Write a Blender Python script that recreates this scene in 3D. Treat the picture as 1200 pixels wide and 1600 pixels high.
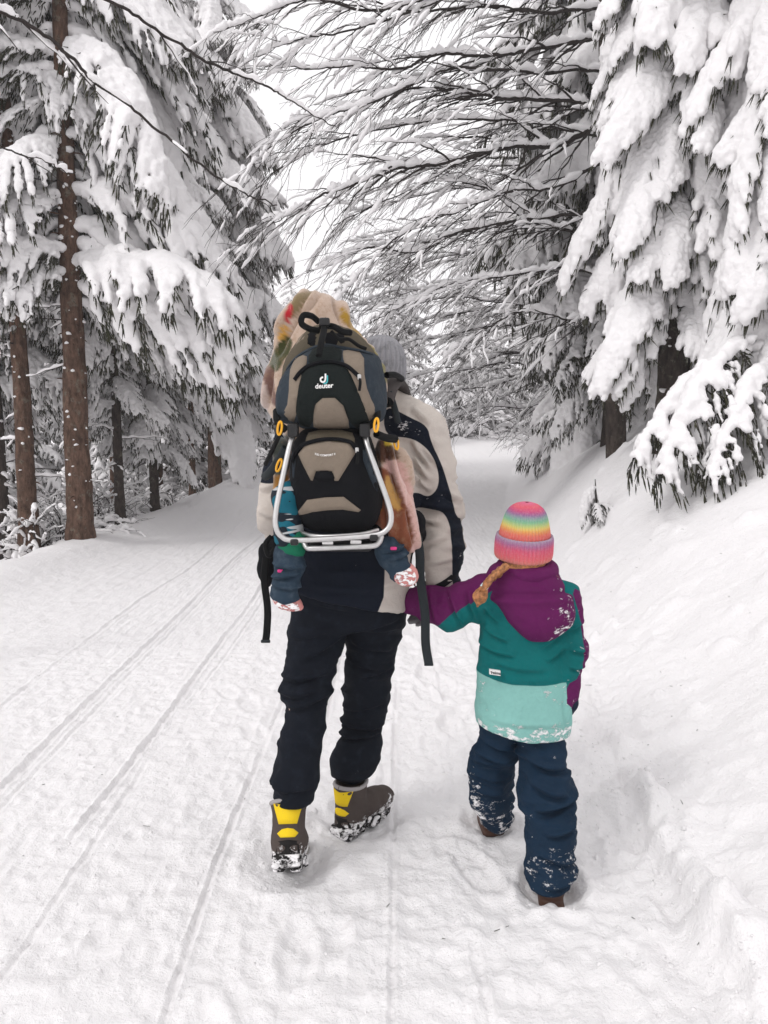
import bpy, math, random
import numpy as np
from mathutils import Vector, Matrix
from mathutils.geometry import delaunay_2d_cdt

for _o in list(bpy.data.objects):
    bpy.data.objects.remove(_o)
SC = bpy.context.scene
COL = SC.collection
R = math.radians

# ------------------------------------------------------------------ camera, sky, sun, exposure
CAM_Z, PITCH, FPX = 1.57, R(6.8), 1250.0
cam_data = bpy.data.cameras.new("camera")
cam_data.sensor_fit = 'HORIZONTAL'
cam_data.sensor_width = 36.0
cam_data.lens = FPX / 1200.0 * 36.0
cam_data.clip_start = 0.05
cam_data.clip_end = 900.0
cam = bpy.data.objects.new("camera", cam_data)
COL.objects.link(cam)
cam.location = (0, 0, CAM_Z)
cam.rotation_euler = (math.pi / 2 - PITCH, 0, 0)
SC.camera = cam

world = bpy.data.worlds.new("World")
SC.world = world
world.use_nodes = True
wn, wl = world.node_tree.nodes, world.node_tree.links
wn.clear()
SUN_EL, SUN_AZ = R(48), R(236)          # azimuth from +Y clockwise: on the left, a little behind the camera
sky = wn.new("ShaderNodeTexSky")
sky.sky_type = 'NISHITA'
sky.sun_disc = False
sky.sun_elevation = SUN_EL
sky.sun_rotation = SUN_AZ
sky.dust_density = 4.0
bw = wn.new("ShaderNodeRGBToBW")
wl.new(sky.outputs[0], bw.inputs[0])
mul = wn.new("ShaderNodeMath"); mul.operation = 'MULTIPLY'; mul.inputs[1].default_value = 0.02
wl.new(bw.outputs[0], mul.inputs[0])
add = wn.new("ShaderNodeMath"); add.operation = 'ADD'; add.inputs[1].default_value = 0.95   # the even cloud deck
wl.new(mul.outputs[0], add.inputs[0])
tint = wn.new("ShaderNodeMix"); tint.data_type = 'RGBA'; tint.blend_type = 'MULTIPLY'
tint.inputs[0].default_value = 1.0
tint.inputs[7].default_value = (1.0, 0.982, 0.998, 1)
wl.new(add.outputs[0], tint.inputs[6])
bg = wn.new("ShaderNodeBackground"); bg.inputs[1].default_value = 1.0
wl.new(tint.outputs[2], bg.inputs[0])
wo = wn.new("ShaderNodeOutputWorld")
wl.new(bg.outputs[0], wo.inputs[0])

sun_data = bpy.data.lights.new("sun", 'SUN')
sun_data.energy = 0.75
sun_data.angle = R(14)
sun_data.color = (1.0, 0.98, 0.96)
sun = bpy.data.objects.new("sun", sun_data)
COL.objects.link(sun)
_sd = Vector((math.sin(SUN_AZ) * math.cos(SUN_EL), math.cos(SUN_AZ) * math.cos(SUN_EL), math.sin(SUN_EL)))
sun.rotation_euler = _sd.to_track_quat('Z', 'Y').to_euler()
sun.location = (0, 0, 20)

SC.view_settings.view_transform = 'Standard'
SC.view_settings.look = 'None'
SC.view_settings.exposure = 0.10
SC.view_settings.gamma = 1.0
SC.view_settings.use_curve_mapping = False
SC.render.engine = 'CYCLES'
SC.cycles.use_denoising = True
SC.cycles.use_adaptive_sampling = True
SC.cycles.adaptive_threshold = 0.02
SC.cycles.max_bounces = 5
SC.cycles.volume_bounces = 3
SC.cycles.diffuse_bounces = 3
SC.cycles.glossy_bounces = 2

# ------------------------------------------------------------------ helpers: where things stand
def W(px, py, Y):
    """the point at distance Y up the path seen at photograph pixel (px, py)"""
    dx, dy = (px - 600) / FPX, (800 - py) / FPX
    d = Y / (math.cos(PITCH) + dy * math.sin(PITCH))
    return np.array((dx * d, Y, CAM_Z + d * (-math.sin(PITCH) + dy * math.cos(PITCH))))

def W2(pts, Y):
    return np.array([W(x, y, Y)[[0, 2]] for x, y in pts])

# ------------------------------------------------------------------ helpers: noise
_rt = np.random.RandomState(7)
_TAB = _rt.rand(64, 64, 64)

def vnoise(P):
    """smooth value noise 0..1 at points P (...,3), lattice of 1"""
    I = np.floor(P).astype(np.int64)
    f = P - I
    f = f * f * (3 - 2 * f)
    I &= 63
    J = (I + 1) & 63
    x0, y0, z0 = I[..., 0], I[..., 1], I[..., 2]
    x1, y1, z1 = J[..., 0], J[..., 1], J[..., 2]
    fx, fy, fz = f[..., 0], f[..., 1], f[..., 2]
    a = _TAB[x0, y0, z0] * (1 - fx) + _TAB[x1, y0, z0] * fx
    b = _TAB[x0, y1, z0] * (1 - fx) + _TAB[x1, y1, z0] * fx
    c = _TAB[x0, y0, z1] * (1 - fx) + _TAB[x1, y0, z1] * fx
    d = _TAB[x0, y1, z1] * (1 - fx) + _TAB[x1, y1, z1] * fx
    return (a * (1 - fy) + b * fy) * (1 - fz) + (c * (1 - fy) + d * fy) * fz

def fbm(P, octv=4):
    s, a, t = 0, 1.0, 0
    for k in range(octv):
        s = s + a * vnoise(P * 2 ** k + 11.3 * k)
        t += a
        a *= 0.5
    return s / t

def ridge(P, octv=2):
    s, a, t = 0, 1.0, 0
    for k in range(octv):
        s = s + a * (1 - np.abs(2 * vnoise(P * 2 ** k + 5.7 * k) - 1))
        t += a
        a *= 0.5
    return s / t

# ------------------------------------------------------------------ helpers: objects
def mk(name, V, Fc, mat=None, parent=None, smooth=True, attrs=None, mats=None, mat_idx=None):
    """one mesh object; V (n,3) and Fc an (m,k) array or a list of faces"""
    me = bpy.data.meshes.new(name)
    V = np.asarray(V, dtype=np.float32)
    if isinstance(Fc, np.ndarray):
        m, k = Fc.shape
        me.vertices.add(len(V)); me.vertices.foreach_set("co", V.ravel())
        me.loops.add(m * k); me.loops.foreach_set("vertex_index", Fc.astype(np.int32).ravel())
        me.polygons.add(m)
        me.polygons.foreach_set("loop_start", np.arange(0, m * k, k, dtype=np.int32))
        me.polygons.foreach_set("loop_total", np.full(m, k, dtype=np.int32))
    else:
        me.from_pydata([tuple(v) for v in V], [], [tuple(int(i) for i in f) for f in Fc])
    me.update(calc_edges=True)
    if smooth:
        me.polygons.foreach_set("use_smooth", np.ones(len(me.polygons), dtype=bool))
    if attrs:
        for an, av in attrs.items():
            av = np.asarray(av, dtype=np.float32)
            if av.ndim == 1:
                at = me.attributes.new(an, 'FLOAT', 'POINT'); at.data.foreach_set("value", av)
            else:
                at = me.attributes.new(an, 'FLOAT_COLOR', 'POINT'); at.data.foreach_set("color", av.ravel())
    for mm in (mats or ([mat] if mat else [])):
        me.materials.append(mm)
    if mat_idx is not None:
        me.polygons.foreach_set("material_index", np.asarray(mat_idx, dtype=np.int32))
    me.validate()
    return link(name, me, parent)

def link(name, data, parent=None):
    o = bpy.data.objects.new(name, data)
    COL.objects.link(o)
    if parent is not None:
        o.parent = parent
        if parent.get("world_children"):
            o.matrix_parent_inverse = Matrix.Translation(parent.location).inverted()
    return o

def thing(name, label, cat, loc=(0, 0, 0), group=None, world_children=True):
    o = bpy.data.objects.new(name, None)
    COL.objects.link(o)
    o.location = Vector([float(c) for c in loc])
    o.empty_display_size = 0.1
    if world_children:
        o["world_children"] = True
    tag(o, label, cat, group)
    return o

def tag(o, label=None, cat=None, group=None, kind=None):
    if label: o["label"] = label
    if cat: o["category"] = cat
    if group: o["group"] = group
    if kind: o["kind"] = kind
    return o

def copy_tree(o, parent=None):
    c = o.copy()
    COL.objects.link(c)
    c.parent = parent
    for ch in o.children:
        copy_tree(ch, c)
    return c

# ------------------------------------------------------------------ helpers: solids from distance fields
def normals(V, Q):
    n = np.zeros_like(V)
    fn = np.cross(V[Q[:, 2]] - V[Q[:, 0]], V[Q[:, -1]] - V[Q[:, 1]])
    for k in range(Q.shape[1]):
        np.add.at(n, Q[:, k], fn)
    return n / np.maximum(np.linalg.norm(n, axis=1, keepdims=True), 1e-9)

def relax(V, Q, it=1, lam=0.5):
    for _ in range(it):
        s = np.zeros_like(V); c = np.zeros(len(V))
        for a in range(Q.shape[1]):
            b = (a + 1) % Q.shape[1]
            np.add.at(s, Q[:, a], V[Q[:, b]]); np.add.at(c, Q[:, a], 1)
            np.add.at(s, Q[:, b], V[Q[:, a]]); np.add.at(c, Q[:, b], 1)
        V = V * (1 - lam) + lam * s / np.maximum(c, 1)[:, None]
    return V

def keep_large(V, Q, least):
    """drop loose crumbs: keeps connected pieces of at least so many vertices"""
    lab = np.arange(len(V))
    for _ in range(400):
        m = lab[Q].min(1)
        new = lab.copy()
        for k in range(Q.shape[1]): np.minimum.at(new, Q[:, k], m)
        new = new[new]
        if (new == lab).all(): break
        lab = new
    cnt = np.bincount(lab, minlength=len(V))
    ok = cnt[lab] >= least
    re = np.cumsum(ok) - 1
    return V[ok], re[Q[ok[Q[:, 0]]]]

class Field:
    """a distance field on a grid; negative inside; smooth unions; meshed with surface nets"""
    def __init__(s, lo, hi, h):
        s.o = np.array(lo, float); s.h = h
        s.n = np.ceil((np.array(hi, float) - s.o) / h).astype(int) + 1
        s.F = np.full(s.n, 1.0)
    def window(s, lo, hi):
        a = np.clip(np.floor((np.array(lo) - s.o) / s.h).astype(int), 0, s.n)
        b = np.clip(np.ceil((np.array(hi) - s.o) / s.h).astype(int) + 1, 0, s.n)
        g = [s.o[i] + s.h * np.arange(a[i], b[i]) for i in range(3)]
        X, Y, Z = np.meshgrid(*g, indexing='ij')
        return tuple(slice(a[i], b[i]) for i in range(3)), X, Y, Z
    def put(s, sl, d, k, sub=False):
        F = s.F[sl]
        if sub:
            d = -d
            hh = np.clip(0.5 - 0.5 * (F - d) / max(k, 1e-6), 0, 1)
            s.F[sl] = F * (1 - hh) + d * hh + k * hh * (1 - hh)
        else:
            hh = np.clip(0.5 + 0.5 * (F - d) / max(k, 1e-6), 0, 1)
            s.F[sl] = F * (1 - hh) + d * hh - k * hh * (1 - hh)
    def cone(s, a, b, ra, rb, k=0.02, sub=False, sq=None):
        a = np.array(a, float); b = np.array(b, float)
        m = max(ra, rb) * (1 if sq is None else max(1, *[1 / q for q in sq])) + k + 3 * s.h
        sl, X, Y, Z = s.window(np.minimum(a, b) - m, np.maximum(a, b) + m)
        if X.size == 0: return
        P = np.stack([X, Y, Z], -1)
        ba = b - a
        t = np.clip(((P - a) @ ba) / max(ba @ ba, 1e-12), 0, 1)
        D = P - a - t[..., None] * ba
        if sq is not None: D = D * np.array(sq)
        s.put(sl, np.linalg.norm(D, axis=-1) - (ra + (rb - ra) * t), k, sub)
    def limb(s, pts, rs, k=0.02, sq=None):
        for i in range(len(pts) - 1):
            s.cone(pts[i], pts[i + 1], rs[i], rs[i + 1], k, sq=sq)
    def ell(s, c, r, k=0.02, rot=None, sub=False):
        c = np.array(c, float); r = np.array(r, float)
        m = r.max() + k + 3 * s.h
        sl, X, Y, Z = s.window(c - m, c + m)
        if X.size == 0: return
        P = np.stack([X, Y, Z], -1) - c
        if rot is not None: P = P @ rot
        k0 = np.linalg.norm(P / r, axis=-1); k1 = np.linalg.norm(P / (r * r), axis=-1)
        s.put(sl, np.where(k1 > 1e-9, k0 * (k0 - 1) / np.maximum(k1, 1e-9), -r.min()), k, sub)
    def box(s, c, half, rnd=0.01, k=0.01, rot=None, sub=False):
        c = np.array(c, float); half = np.array(half, float)
        m = np.linalg.norm(half) + k + 3 * s.h
        sl, X, Y, Z = s.window(c - m, c + m)
        P = np.stack([X, Y, Z], -1) - c
        if rot is not None: P = P @ rot
        q = np.abs(P) - (half - rnd)
        d = np.linalg.norm(np.maximum(q, 0), axis=-1) + np.minimum(q.max(-1), 0) - rnd
        s.put(sl, d, k, sub)
    def stack(s, rows, p=2.3, k=0.02, shear=None):
        """rows of (z, cx, cy, rx, ry), rising; shear(x,y) moves the lower rim"""
        A = np.array(rows, float)
        lo = np.array([(A[:, 1] - A[:, 3]).min(), (A[:, 2] - A[:, 4]).min(), A[0, 0]]) - 0.05
        hi = np.array([(A[:, 1] + A[:, 3]).max(), (A[:, 2] + A[:, 4]).max(), A[-1, 0]]) + 0.05
        sl, X, Y, Z = s.window(lo, hi)
        f = [np.interp(Z, A[:, 0], A[:, i]) for i in range(1, 5)]
        q = (np.abs((X - f[0]) / f[2]) ** p + np.abs((Y - f[1]) / f[3]) ** p) ** (1 / p)
        d = (q - 1) * np.minimum(f[2], f[3])
        zb = A[0, 0] if shear is None else A[0, 0] + shear(X, Y)
        d = np.maximum(d, np.maximum(zb - Z, Z - A[-1, 0]))
        s.put(sl, d, k)
    def mesh(s, smooth=1):
        F = s.F
        S = F < 0
        n = np.array(F.shape) - 1
        cor = [(i, j, k) for i in (0, 1) for j in (0, 1) for k in (0, 1)]
        cnt = sum(S[i:i + n[0], j:j + n[1], k:k + n[2]].astype(np.int8) for i, j, k in cor)
        act = (cnt > 0) & (cnt < 8)
        idx = np.full(act.shape, -1, dtype=np.int64)
        ii = np.argwhere(act)
        idx[act] = np.arange(len(ii))
        fv = {c: F[ii[:, 0] + c[0], ii[:, 1] + c[1], ii[:, 2] + c[2]] for c in cor}
        acc = np.zeros((len(ii), 3)); num = np.zeros(len(ii))
        for c in cor:
            for ax in range(3):
                if c[ax] == 0:
                    e = list(c); e[ax] = 1; e = tuple(e)
                    fa, fb = fv[c], fv[e]
                    m = (fa < 0) != (fb < 0)
                    t = np.where(m, fa / np.where(m, fa - fb, 1), 0)
                    p = np.array(c, float)[None] + t[:, None] * np.eye(3)[ax]
                    acc += p * m[:, None]; num += m
        V = s.o + s.h * (ii + acc / np.maximum(num, 1)[:, None])
        quads = []
        for ax in range(3):
            u, v = (ax + 1) % 3, (ax + 2) % 3
            sa = [slice(None)] * 3; sb = [slice(None)] * 3
            sa[ax] = slice(0, -1); sb[ax] = slice(1, None)
            ch = S[tuple(sa)] != S[tuple(sb)]
            E = np.argwhere(ch)
            E = E[(E[:, u] > 0) & (E[:, v] > 0) & (E[:, u] < n[u]) & (E[:, v] < n[v])]
            if len(E) == 0: continue
            def g(du, dv):
                C = E.copy(); C[:, u] -= du; C[:, v] -= dv
                return idx[C[:, 0], C[:, 1], C[:, 2]]
            q = np.stack([g(1, 1), g(0, 1), g(0, 0), g(1, 0)], 1)
            flip = ~S[E[:, 0], E[:, 1], E[:, 2]]
            q[flip] = q[flip][:, ::-1]
            quads.append(q)
        Q = np.concatenate(quads)
        Q = Q[(Q >= 0).all(1)]
        if smooth: V = relax(V, Q, smooth, 0.5)
        return V, Q

def polysdf(P, poly):
    """signed distance of 2D points P (n,2) to polygon, negative inside"""
    poly = np.asarray(poly, float)
    d = np.full(len(P), 1e9); ins = np.zeros(len(P), bool)
    for i in range(len(poly)):
        a, b = poly[i], poly[(i + 1) % len(poly)]
        e = b - a; w = P - a
        t = np.clip((w @ e) / max(e @ e, 1e-12), 0, 1)
        d = np.minimum(d, ((w - t[:, None] * e) ** 2).sum(1))
        c = ((a[1] > P[:, 1]) != (b[1] > P[:, 1]))
        with np.errstate(divide='ignore', invalid='ignore'):
            xi = (b[0] - a[0]) * (P[:, 1] - a[1]) / (b[1] - a[1]) + a[0]
        ins ^= c & (P[:, 0] < xi)
    return np.where(ins, -1, 1) * np.sqrt(d)

def smoothpoly(poly, n=3):
    """rounds a polygon's corners (Chaikin)"""
    P = np.asarray(poly, float)
    for _ in range(n):
        Qn = np.roll(P, -1, 0)
        P = np.stack([P * .75 + Qn * .25, P * .25 + Qn * .75], 1).reshape(-1, 2)
    return P

class Pillow:
    """a stuffed form: outline in x-z, bulging towards the camera side (-y) by T and behind by B"""
    def __init__(s, poly, y0, T, Rr, B=0.03, lean=0.0):
        s.poly = smoothpoly(poly, 2); s.y0, s.T, s.R, s.B, s.lean = y0, T, Rr, B, lean
        s.zc = s.poly[:, 1].mean()
    def base(s, x, z):
        return s.y0 + s.lean * (z - s.zc)
    def bulge(s, x, z):
        q = np.clip(-polysdf(np.stack([x, z], 1), s.poly) / s.R, 0, 1)
        return np.sqrt(np.clip(1 - (1 - q) ** 2, 0, 1))
    def front(s, x, z):
        x = np.atleast_1d(np.asarray(x, float)); z = np.atleast_1d(np.asarray(z, float))
        return s.base(x, z) - s.T * s.bulge(x, z)
    def build(s, h=0.008):
        lo, hi = s.poly.min(0), s.poly.max(0)
        F = Field((lo[0] - .03, s.y0 - s.T - .06 - abs(s.lean) * .4, lo[1] - .03), (hi[0] + .03, s.y0 + s.B + .06 + abs(s.lean) * .4, hi[1] + .03), h)
        sl, X, Y, Z = F.window(F.o, F.o + F.h * F.n)
        x2, z2 = X[:, 0, :].ravel(), Z[:, 0, :].ravel()
        sd = polysdf(np.stack([x2, z2], 1), s.poly).reshape(X[:, 0, :].shape)[:, None, :]
        bl = s.bulge(x2, z2).reshape(X[:, 0, :].shape)[:, None, :]
        b = (s.y0 + s.lean * (Z - s.zc))
        d = np.maximum(np.maximum((b - Y) - s.T * bl, (Y - b) - s.B * bl), sd)
        F.F[sl] = d
        return F.mesh(2)

def sheet(poly, front, off=0.003, depth=0.006, grid=0.012, rnd=1):
    """a thin panel cut to an outline (x-z) and laid on a front surface y = front(x, z)"""
    P = smoothpoly(poly, rnd) if rnd else np.asarray(poly, float)
    out = []
    for i in range(len(P)):
        a, b = P[i], P[(i + 1) % len(P)]
        m = max(1, int(np.linalg.norm(b - a) / grid))
        for j in range(m): out.append(a + (b - a) * j / m)
    out = np.array(out); nb = len(out)
    lo, hi = out.min(0), out.max(0)
    gx, gz = np.meshgrid(np.arange(lo[0], hi[0], grid), np.arange(lo[1], hi[1], grid))
    G = np.stack([gx.ravel(), gz.ravel()], 1) + 0.0007
    G = G[polysdf(G, out) < -grid * .45]
    pts = np.concatenate([out, G])
    r = delaunay_2d_cdt([Vector(p) for p in pts], [(i, (i + 1) % nb) for i in range(nb)], [], 1, 1e-7)
    v2 = np.array([tuple(v) for v in r[0]])
    y = front(v2[:, 0], v2[:, 1])
    n = len(v2)
    sd = polysdf(v2, out)
    edge = np.clip(1 + sd / 0.006, 0, 1) * off * .5
    V = np.concatenate([np.stack([v2[:, 0], y - off + edge, v2[:, 1]], 1), np.stack([v2[:, 0], y + depth, v2[:, 1]], 1)])
    Fc = []
    for f in r[2]:
        f = list(f)
        a, b, c = v2[f[0]], v2[f[1]], v2[f[2]]
        if (b[0] - a[0]) * (c[1] - a[1]) - (b[1] - a[1]) * (c[0] - a[0]) < 0: f = f[::-1]
        Fc.append(f)
    ec = {}
    for f in Fc:
        for i in range(3):
            e = (f[i], f[(i + 1) % 3])
            if (e[1], e[0]) in ec: del ec[(e[1], e[0])]
            else: ec[e] = 1
    Fc += [(b, a, a + n, b + n) for a, b in ec]
    return V, Fc

def tube(pts, rs, sides=6, cap=True, flat=None):
    """a tube along points; flat=(axis, factor) squashes it into a strap"""
    P = np.asarray(pts, float); n = len(P)
    rs = np.broadcast_to(np.asarray(rs, float), (n,))
    T = np.gradient(P, axis=0); T /= np.maximum(np.linalg.norm(T, axis=1, keepdims=True), 1e-9)
    ref = np.array((0, 0, 1.0)) if abs(T[:, 2]).mean() < 0.8 else np.array((0, 1.0, 0))
    U = np.cross(T, ref); U /= np.maximum(np.linalg.norm(U, axis=1, keepdims=True), 1e-9)
    Wv = np.cross(U, T)
    a = np.linspace(0, 2 * np.pi, sides, endpoint=False)
    ring = U[:, None] * np.cos(a)[None, :, None] + Wv[:, None] * np.sin(a)[None, :, None]
    if flat is not None:
        ax = np.array(flat[0], float)
        ring = ring - (1 - flat[1]) * (ring @ ax)[..., None] * ax
    V = (P[:, None] + ring * rs[:, None, None]).reshape(-1, 3)
    i = np.arange(n - 1)[:, None] * sides; j = np.arange(sides)[None]
    q = np.stack([i + j, i + (j + 1) % sides, i + sides + (j + 1) % sides, i + sides + j], -1).reshape(-1, 4)
    if cap:
        V = np.concatenate([V, P[[0, -1]]]); c0, c1 = len(V) - 2, len(V) - 1
        jj = np.arange(sides)
        q = np.concatenate([q, np.stack([(jj + 1) % sides, jj, np.full(sides, c0), np.full(sides, c0)], 1),
                            np.stack([(n - 1) * sides + jj, (n - 1) * sides + (jj + 1) % sides, np.full(sides, c1), np.full(sides, c1)], 1)])
        # degenerate quads become triangles in validate()
    return V, q

def curve(pts, n=8):
    """a smooth line through points (Catmull-Rom)"""
    P = [np.array(p, float) for p in pts]
    P = [2 * P[0] - P[1]] + P + [2 * P[-1] - P[-2]]
    out = []
    for i in range(1, len(P) - 2):
        for t in np.linspace(0, 1, n, endpoint=False):
            a, b, c, d = P[i - 1:i + 3]
            out.append(.5 * (2 * b + (c - a) * t + (2 * a - 5 * b + 4 * c - d) * t * t + (3 * b - a - 3 * c + d) * t ** 3))
    out.append(P[-2])
    return np.array(out)

class Bag:
    """collects pieces into one mesh"""
    def __init__(s): s.V, s.F, s.n, s.m = [], [], 0, []
    def add(s, V, F, m=0):
        s.V.append(np.asarray(V, float)); s.F += [tuple(int(i) + s.n for i in dict.fromkeys(f)) for f in np.asarray(F).tolist()] if isinstance(F, np.ndarray) else [tuple(int(i) + s.n for i in f) for f in F]
        s.m += [m] * len(F); s.n += len(V)
    def build(s, name, mat, parent=None, smooth=True, mats=None):
        return mk(name, np.concatenate(s.V), s.F, mat, parent, smooth, mats=mats, mat_idx=s.m if mats else None)

def creases(V, N, lines, Y):
    """cloth folds along drawn lines: (x0, y0, x1, y1, half-width in m, depth in m); a furrow with a ridge above it, on the near side"""
    P = V[:, [0, 2]]; out = np.zeros(len(V)); face = smooth(.35, -.2, N[:, 1])
    for x0, y0, x1, y1, w, dp in lines:
        w, dp = w * .85, dp * 1.5
        a, b = W2([(x0, y0), (x1, y1)], Y)
        e = b - a; L = np.linalg.norm(e); e = e / L; n = np.array((-e[1], e[0]))
        if n[1] < 0: n = -n
        u = ((P - a) @ e) / L; s = (P - a) @ n + .25 * w * np.sin(u * 5)
        tap = np.clip(np.sin(np.clip(u, 0, 1) * np.pi), 0, 1) ** .6 * ((u > 0) & (u < 1))
        out += dp * tap * (-np.exp(-(s / (w * .6)) ** 2) + .9 * np.exp(-((s - w * 1.2) / w) ** 2))
    return out * face

def smooth(a, b, x):
    t = np.clip((x - a) / (b - a), 0, 1)
    return t * t * (3 - 2 * t)

def rotz(a):
    c, s_ = math.cos(a), math.sin(a)
    return np.array([[c, -s_, 0], [s_, c, 0], [0, 0, 1.0]])
def rotx(a):
    c, s_ = math.cos(a), math.sin(a)
    return np.array([[1.0, 0, 0], [0, c, -s_], [0, s_, c]])
def roty(a):
    c, s_ = math.cos(a), math.sin(a)
    return np.array([[c, 0, s_], [0, 1.0, 0], [-s_, 0, c]])

# ------------------------------------------------------------------ helpers: materials
class NT:
    def __init__(s, name):
        s.m = bpy.data.materials.new(name); s.m.use_nodes = True
        s.t = s.m.node_tree; s.t.nodes.clear()
        s.out = s.t.nodes.new("ShaderNodeOutputMaterial")
        s.b = s.t.nodes.new("ShaderNodeBsdfPrincipled")
        s.t.links.new(s.b.outputs[0], s.out.inputs[0])
    def n(s, ty, **kw):
        x = s.t.nodes.new(ty)
        for k, v in kw.items(): setattr(x, k, v)
        return x
    def l(s, a, b): s.t.links.new(a, b)
    def noise(s, scale, detail=3, rough=.55, vec=None, dist=0):
        x = s.n("ShaderNodeTexNoise"); x.inputs["Scale"].default_value = scale
        x.inputs["Detail"].default_value = detail; x.inputs["Roughness"].default_value = rough
        x.inputs["Distortion"].default_value = dist
        s.l(vec if vec is not None else s.coord(), x.inputs["Vector"])
        return x.outputs[0]
    def coord(s, scale=None):
        if not hasattr(s, "_c"): s._c = s.n("ShaderNodeTexCoord").outputs["Object"]
        if scale is None: return s._c
        m = s.n("ShaderNodeMapping"); m.inputs["Scale"].default_value = scale
        s.l(s._c, m.inputs[0]); return m.outputs[0]
    def attr(s, name):
        a = s.n("ShaderNodeAttribute"); a.attribute_name = name; return a
    def ramp(s, fac, lo, hi):
        m = s.n("ShaderNodeMapRange"); m.inputs[1].default_value = lo; m.inputs[2].default_value = hi
        m.clamp = True; s.l(fac, m.inputs[0]); return m.outputs[0]
    def math(s, op, a, b=None):
        m = s.n("ShaderNodeMath", operation=op)
        for i, v in enumerate((a, b)):
            if v is None: continue
            if isinstance(v, (int, float)): m.inputs[i].default_value = v
            else: s.l(v, m.inputs[i])
        return m.outputs[0]
    def mix(s, fac, a, b, blend='MIX'):
        m = s.n("ShaderNodeMix", data_type='RGBA', blend_type=blend)
        if isinstance(fac, (int, float)): m.inputs[0].default_value = fac
        else: s.l(fac, m.inputs[0])
        for i, v in ((6, a), (7, b)):
            if isinstance(v, tuple): m.inputs[i].default_value = (*v[:3], 1)
            else: s.l(v, m.inputs[i])
        return m.outputs[2]
    def bump(s, h, strength, dist):
        b = s.n("ShaderNodeBump"); b.inputs["Strength"].default_value = strength; b.inputs["Distance"].default_value = dist
        s.l(h, b.inputs["Height"])
        if hasattr(s, "_b"): s.l(s._b, b.inputs["Normal"])
        s._b = b.outputs[0]; s.l(b.outputs[0], s.b.inputs["Normal"])
    def done(s, col=None, rough=.8, metal=0, spec=.3, sheen=0):
        if col is not None:
            if isinstance(col, tuple): s.b.inputs["Base Color"].default_value = (*col[:3], 1)
            else: s.l(col, s.b.inputs["Base Color"])
        if isinstance(rough, (int, float)): s.b.inputs["Roughness"].default_value = rough
        else: s.l(rough, s.b.inputs["Roughness"])
        s.b.inputs["Metallic"].default_value = metal
        s.b.inputs["Specular IOR Level"].default_value = spec
        s.b.inputs["Sheen Weight"].default_value = sheen
        return s.m

SNOWC = (0.90, 0.885, 0.89)

def fabric(name, col, panels=(), rough=.85, weave=700, bumpd=.0006, var=.12, dust=None, sheen=0, worn=None, crinkle=0):
    """woven cloth; panels = [(attribute, colour)] sewn-in areas where the attribute is below 0; dust = attribute of stuck-on snow"""
    t = NT(name)
    c = col
    for an, pc in panels:
        f = t.ramp(t.attr(an).outputs["Fac"], .0012, -.0012)
        c = t.mix(f, c, pc)
    v = t.ramp(t.math('ADD', t.math('MULTIPLY', t.noise(9, 4), .55), t.math('MULTIPLY', t.noise(75, 4, .7), .45)), .36, .64)
    c = t.mix(t.math('MULTIPLY', v, var * 2), c, (1.35, 1.32, 1.3), 'MULTIPLY') if var else c
    if worn:
        w = t.ramp(t.noise(26, 5, .65), .5, .75)
        c = t.mix(t.math('MULTIPLY', w, worn[0]), c, worn[1])
    t.bump(t.noise(weave, 2), .5, bumpd)
    if crinkle: t.bump(t.noise(38, 4, .6, dist=.6), .6, crinkle)
    if dust:
        a = t.attr(dust).outputs["Fac"]
        nz = t.math('ADD', t.math('MULTIPLY', t.noise(34, 6, .72, t.coord((1, 1, 1.7))), .8), t.math('MULTIPLY', t.noise(8, 3), .35))
        f = t.ramp(t.math('ADD', nz, a), .785, .85)
        c = t.mix(f, c, SNOWC)
        t.bump(f, .7, .004)
    return t.done(c, rough, 0, .12, sheen)

def plain(name, col, rough=.5, metal=0, spec=.4, var=.1, scale=20, bump=0):
    t = NT(name)
    c = t.mix(t.math('MULTIPLY', t.ramp(t.noise(scale, 4), .3, .7), 1.0), tuple(x * (1 - var) for x in col), tuple(min(1, x * (1 + var)) for x in col))
    if bump: t.bump(t.noise(scale * 5, 4), .5, bump)
    return t.done(c, rough, metal, spec)

def snow_mat(name, fine=1.0):
    t = NT(name)
    big = t.noise(1.3, 4)
    t.bump(t.noise(5, 4, .6), .5, .03 * fine)
    c = t.mix(big, tuple(x * .985 for x in SNOWC), SNOWC)
    t.bump(t.noise(14, 6, .62), .6, .018 * fine)
    t.bump(t.noise(45, 5, .7), .7, .016 * fine)
    t.bump(t.noise(160, 3, .7), .5, .003 * fine)
    t.b.inputs["Subsurface Weight"].default_value = 0.0
    return t.done(c, .72, 0, .25)
M_SNOW = snow_mat("snow", 1.0)
M_SNOW_LOAD = snow_mat("snow_load", .8)
# ------------------------------------------------------------------ the snow-covered ground: packed path, left shoulder and drop, right bank
def left_edge(y):  return np.interp(y, [0, 4, 8, 14, 20, 26, 32, 40, 80], [-4.1, -4.0, -3.65, -3.35, -2.7, -.9, 2.8, 8.0, 34.0])
def right_edge(y): return np.interp(y, [0, 2, 3, 6.4, 10, 14, 20, 28, 40, 80], [.92, .95, 1.0, 1.35, 1.65, 2.1, 3.2, 6.5, 14, 40.0])

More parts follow.
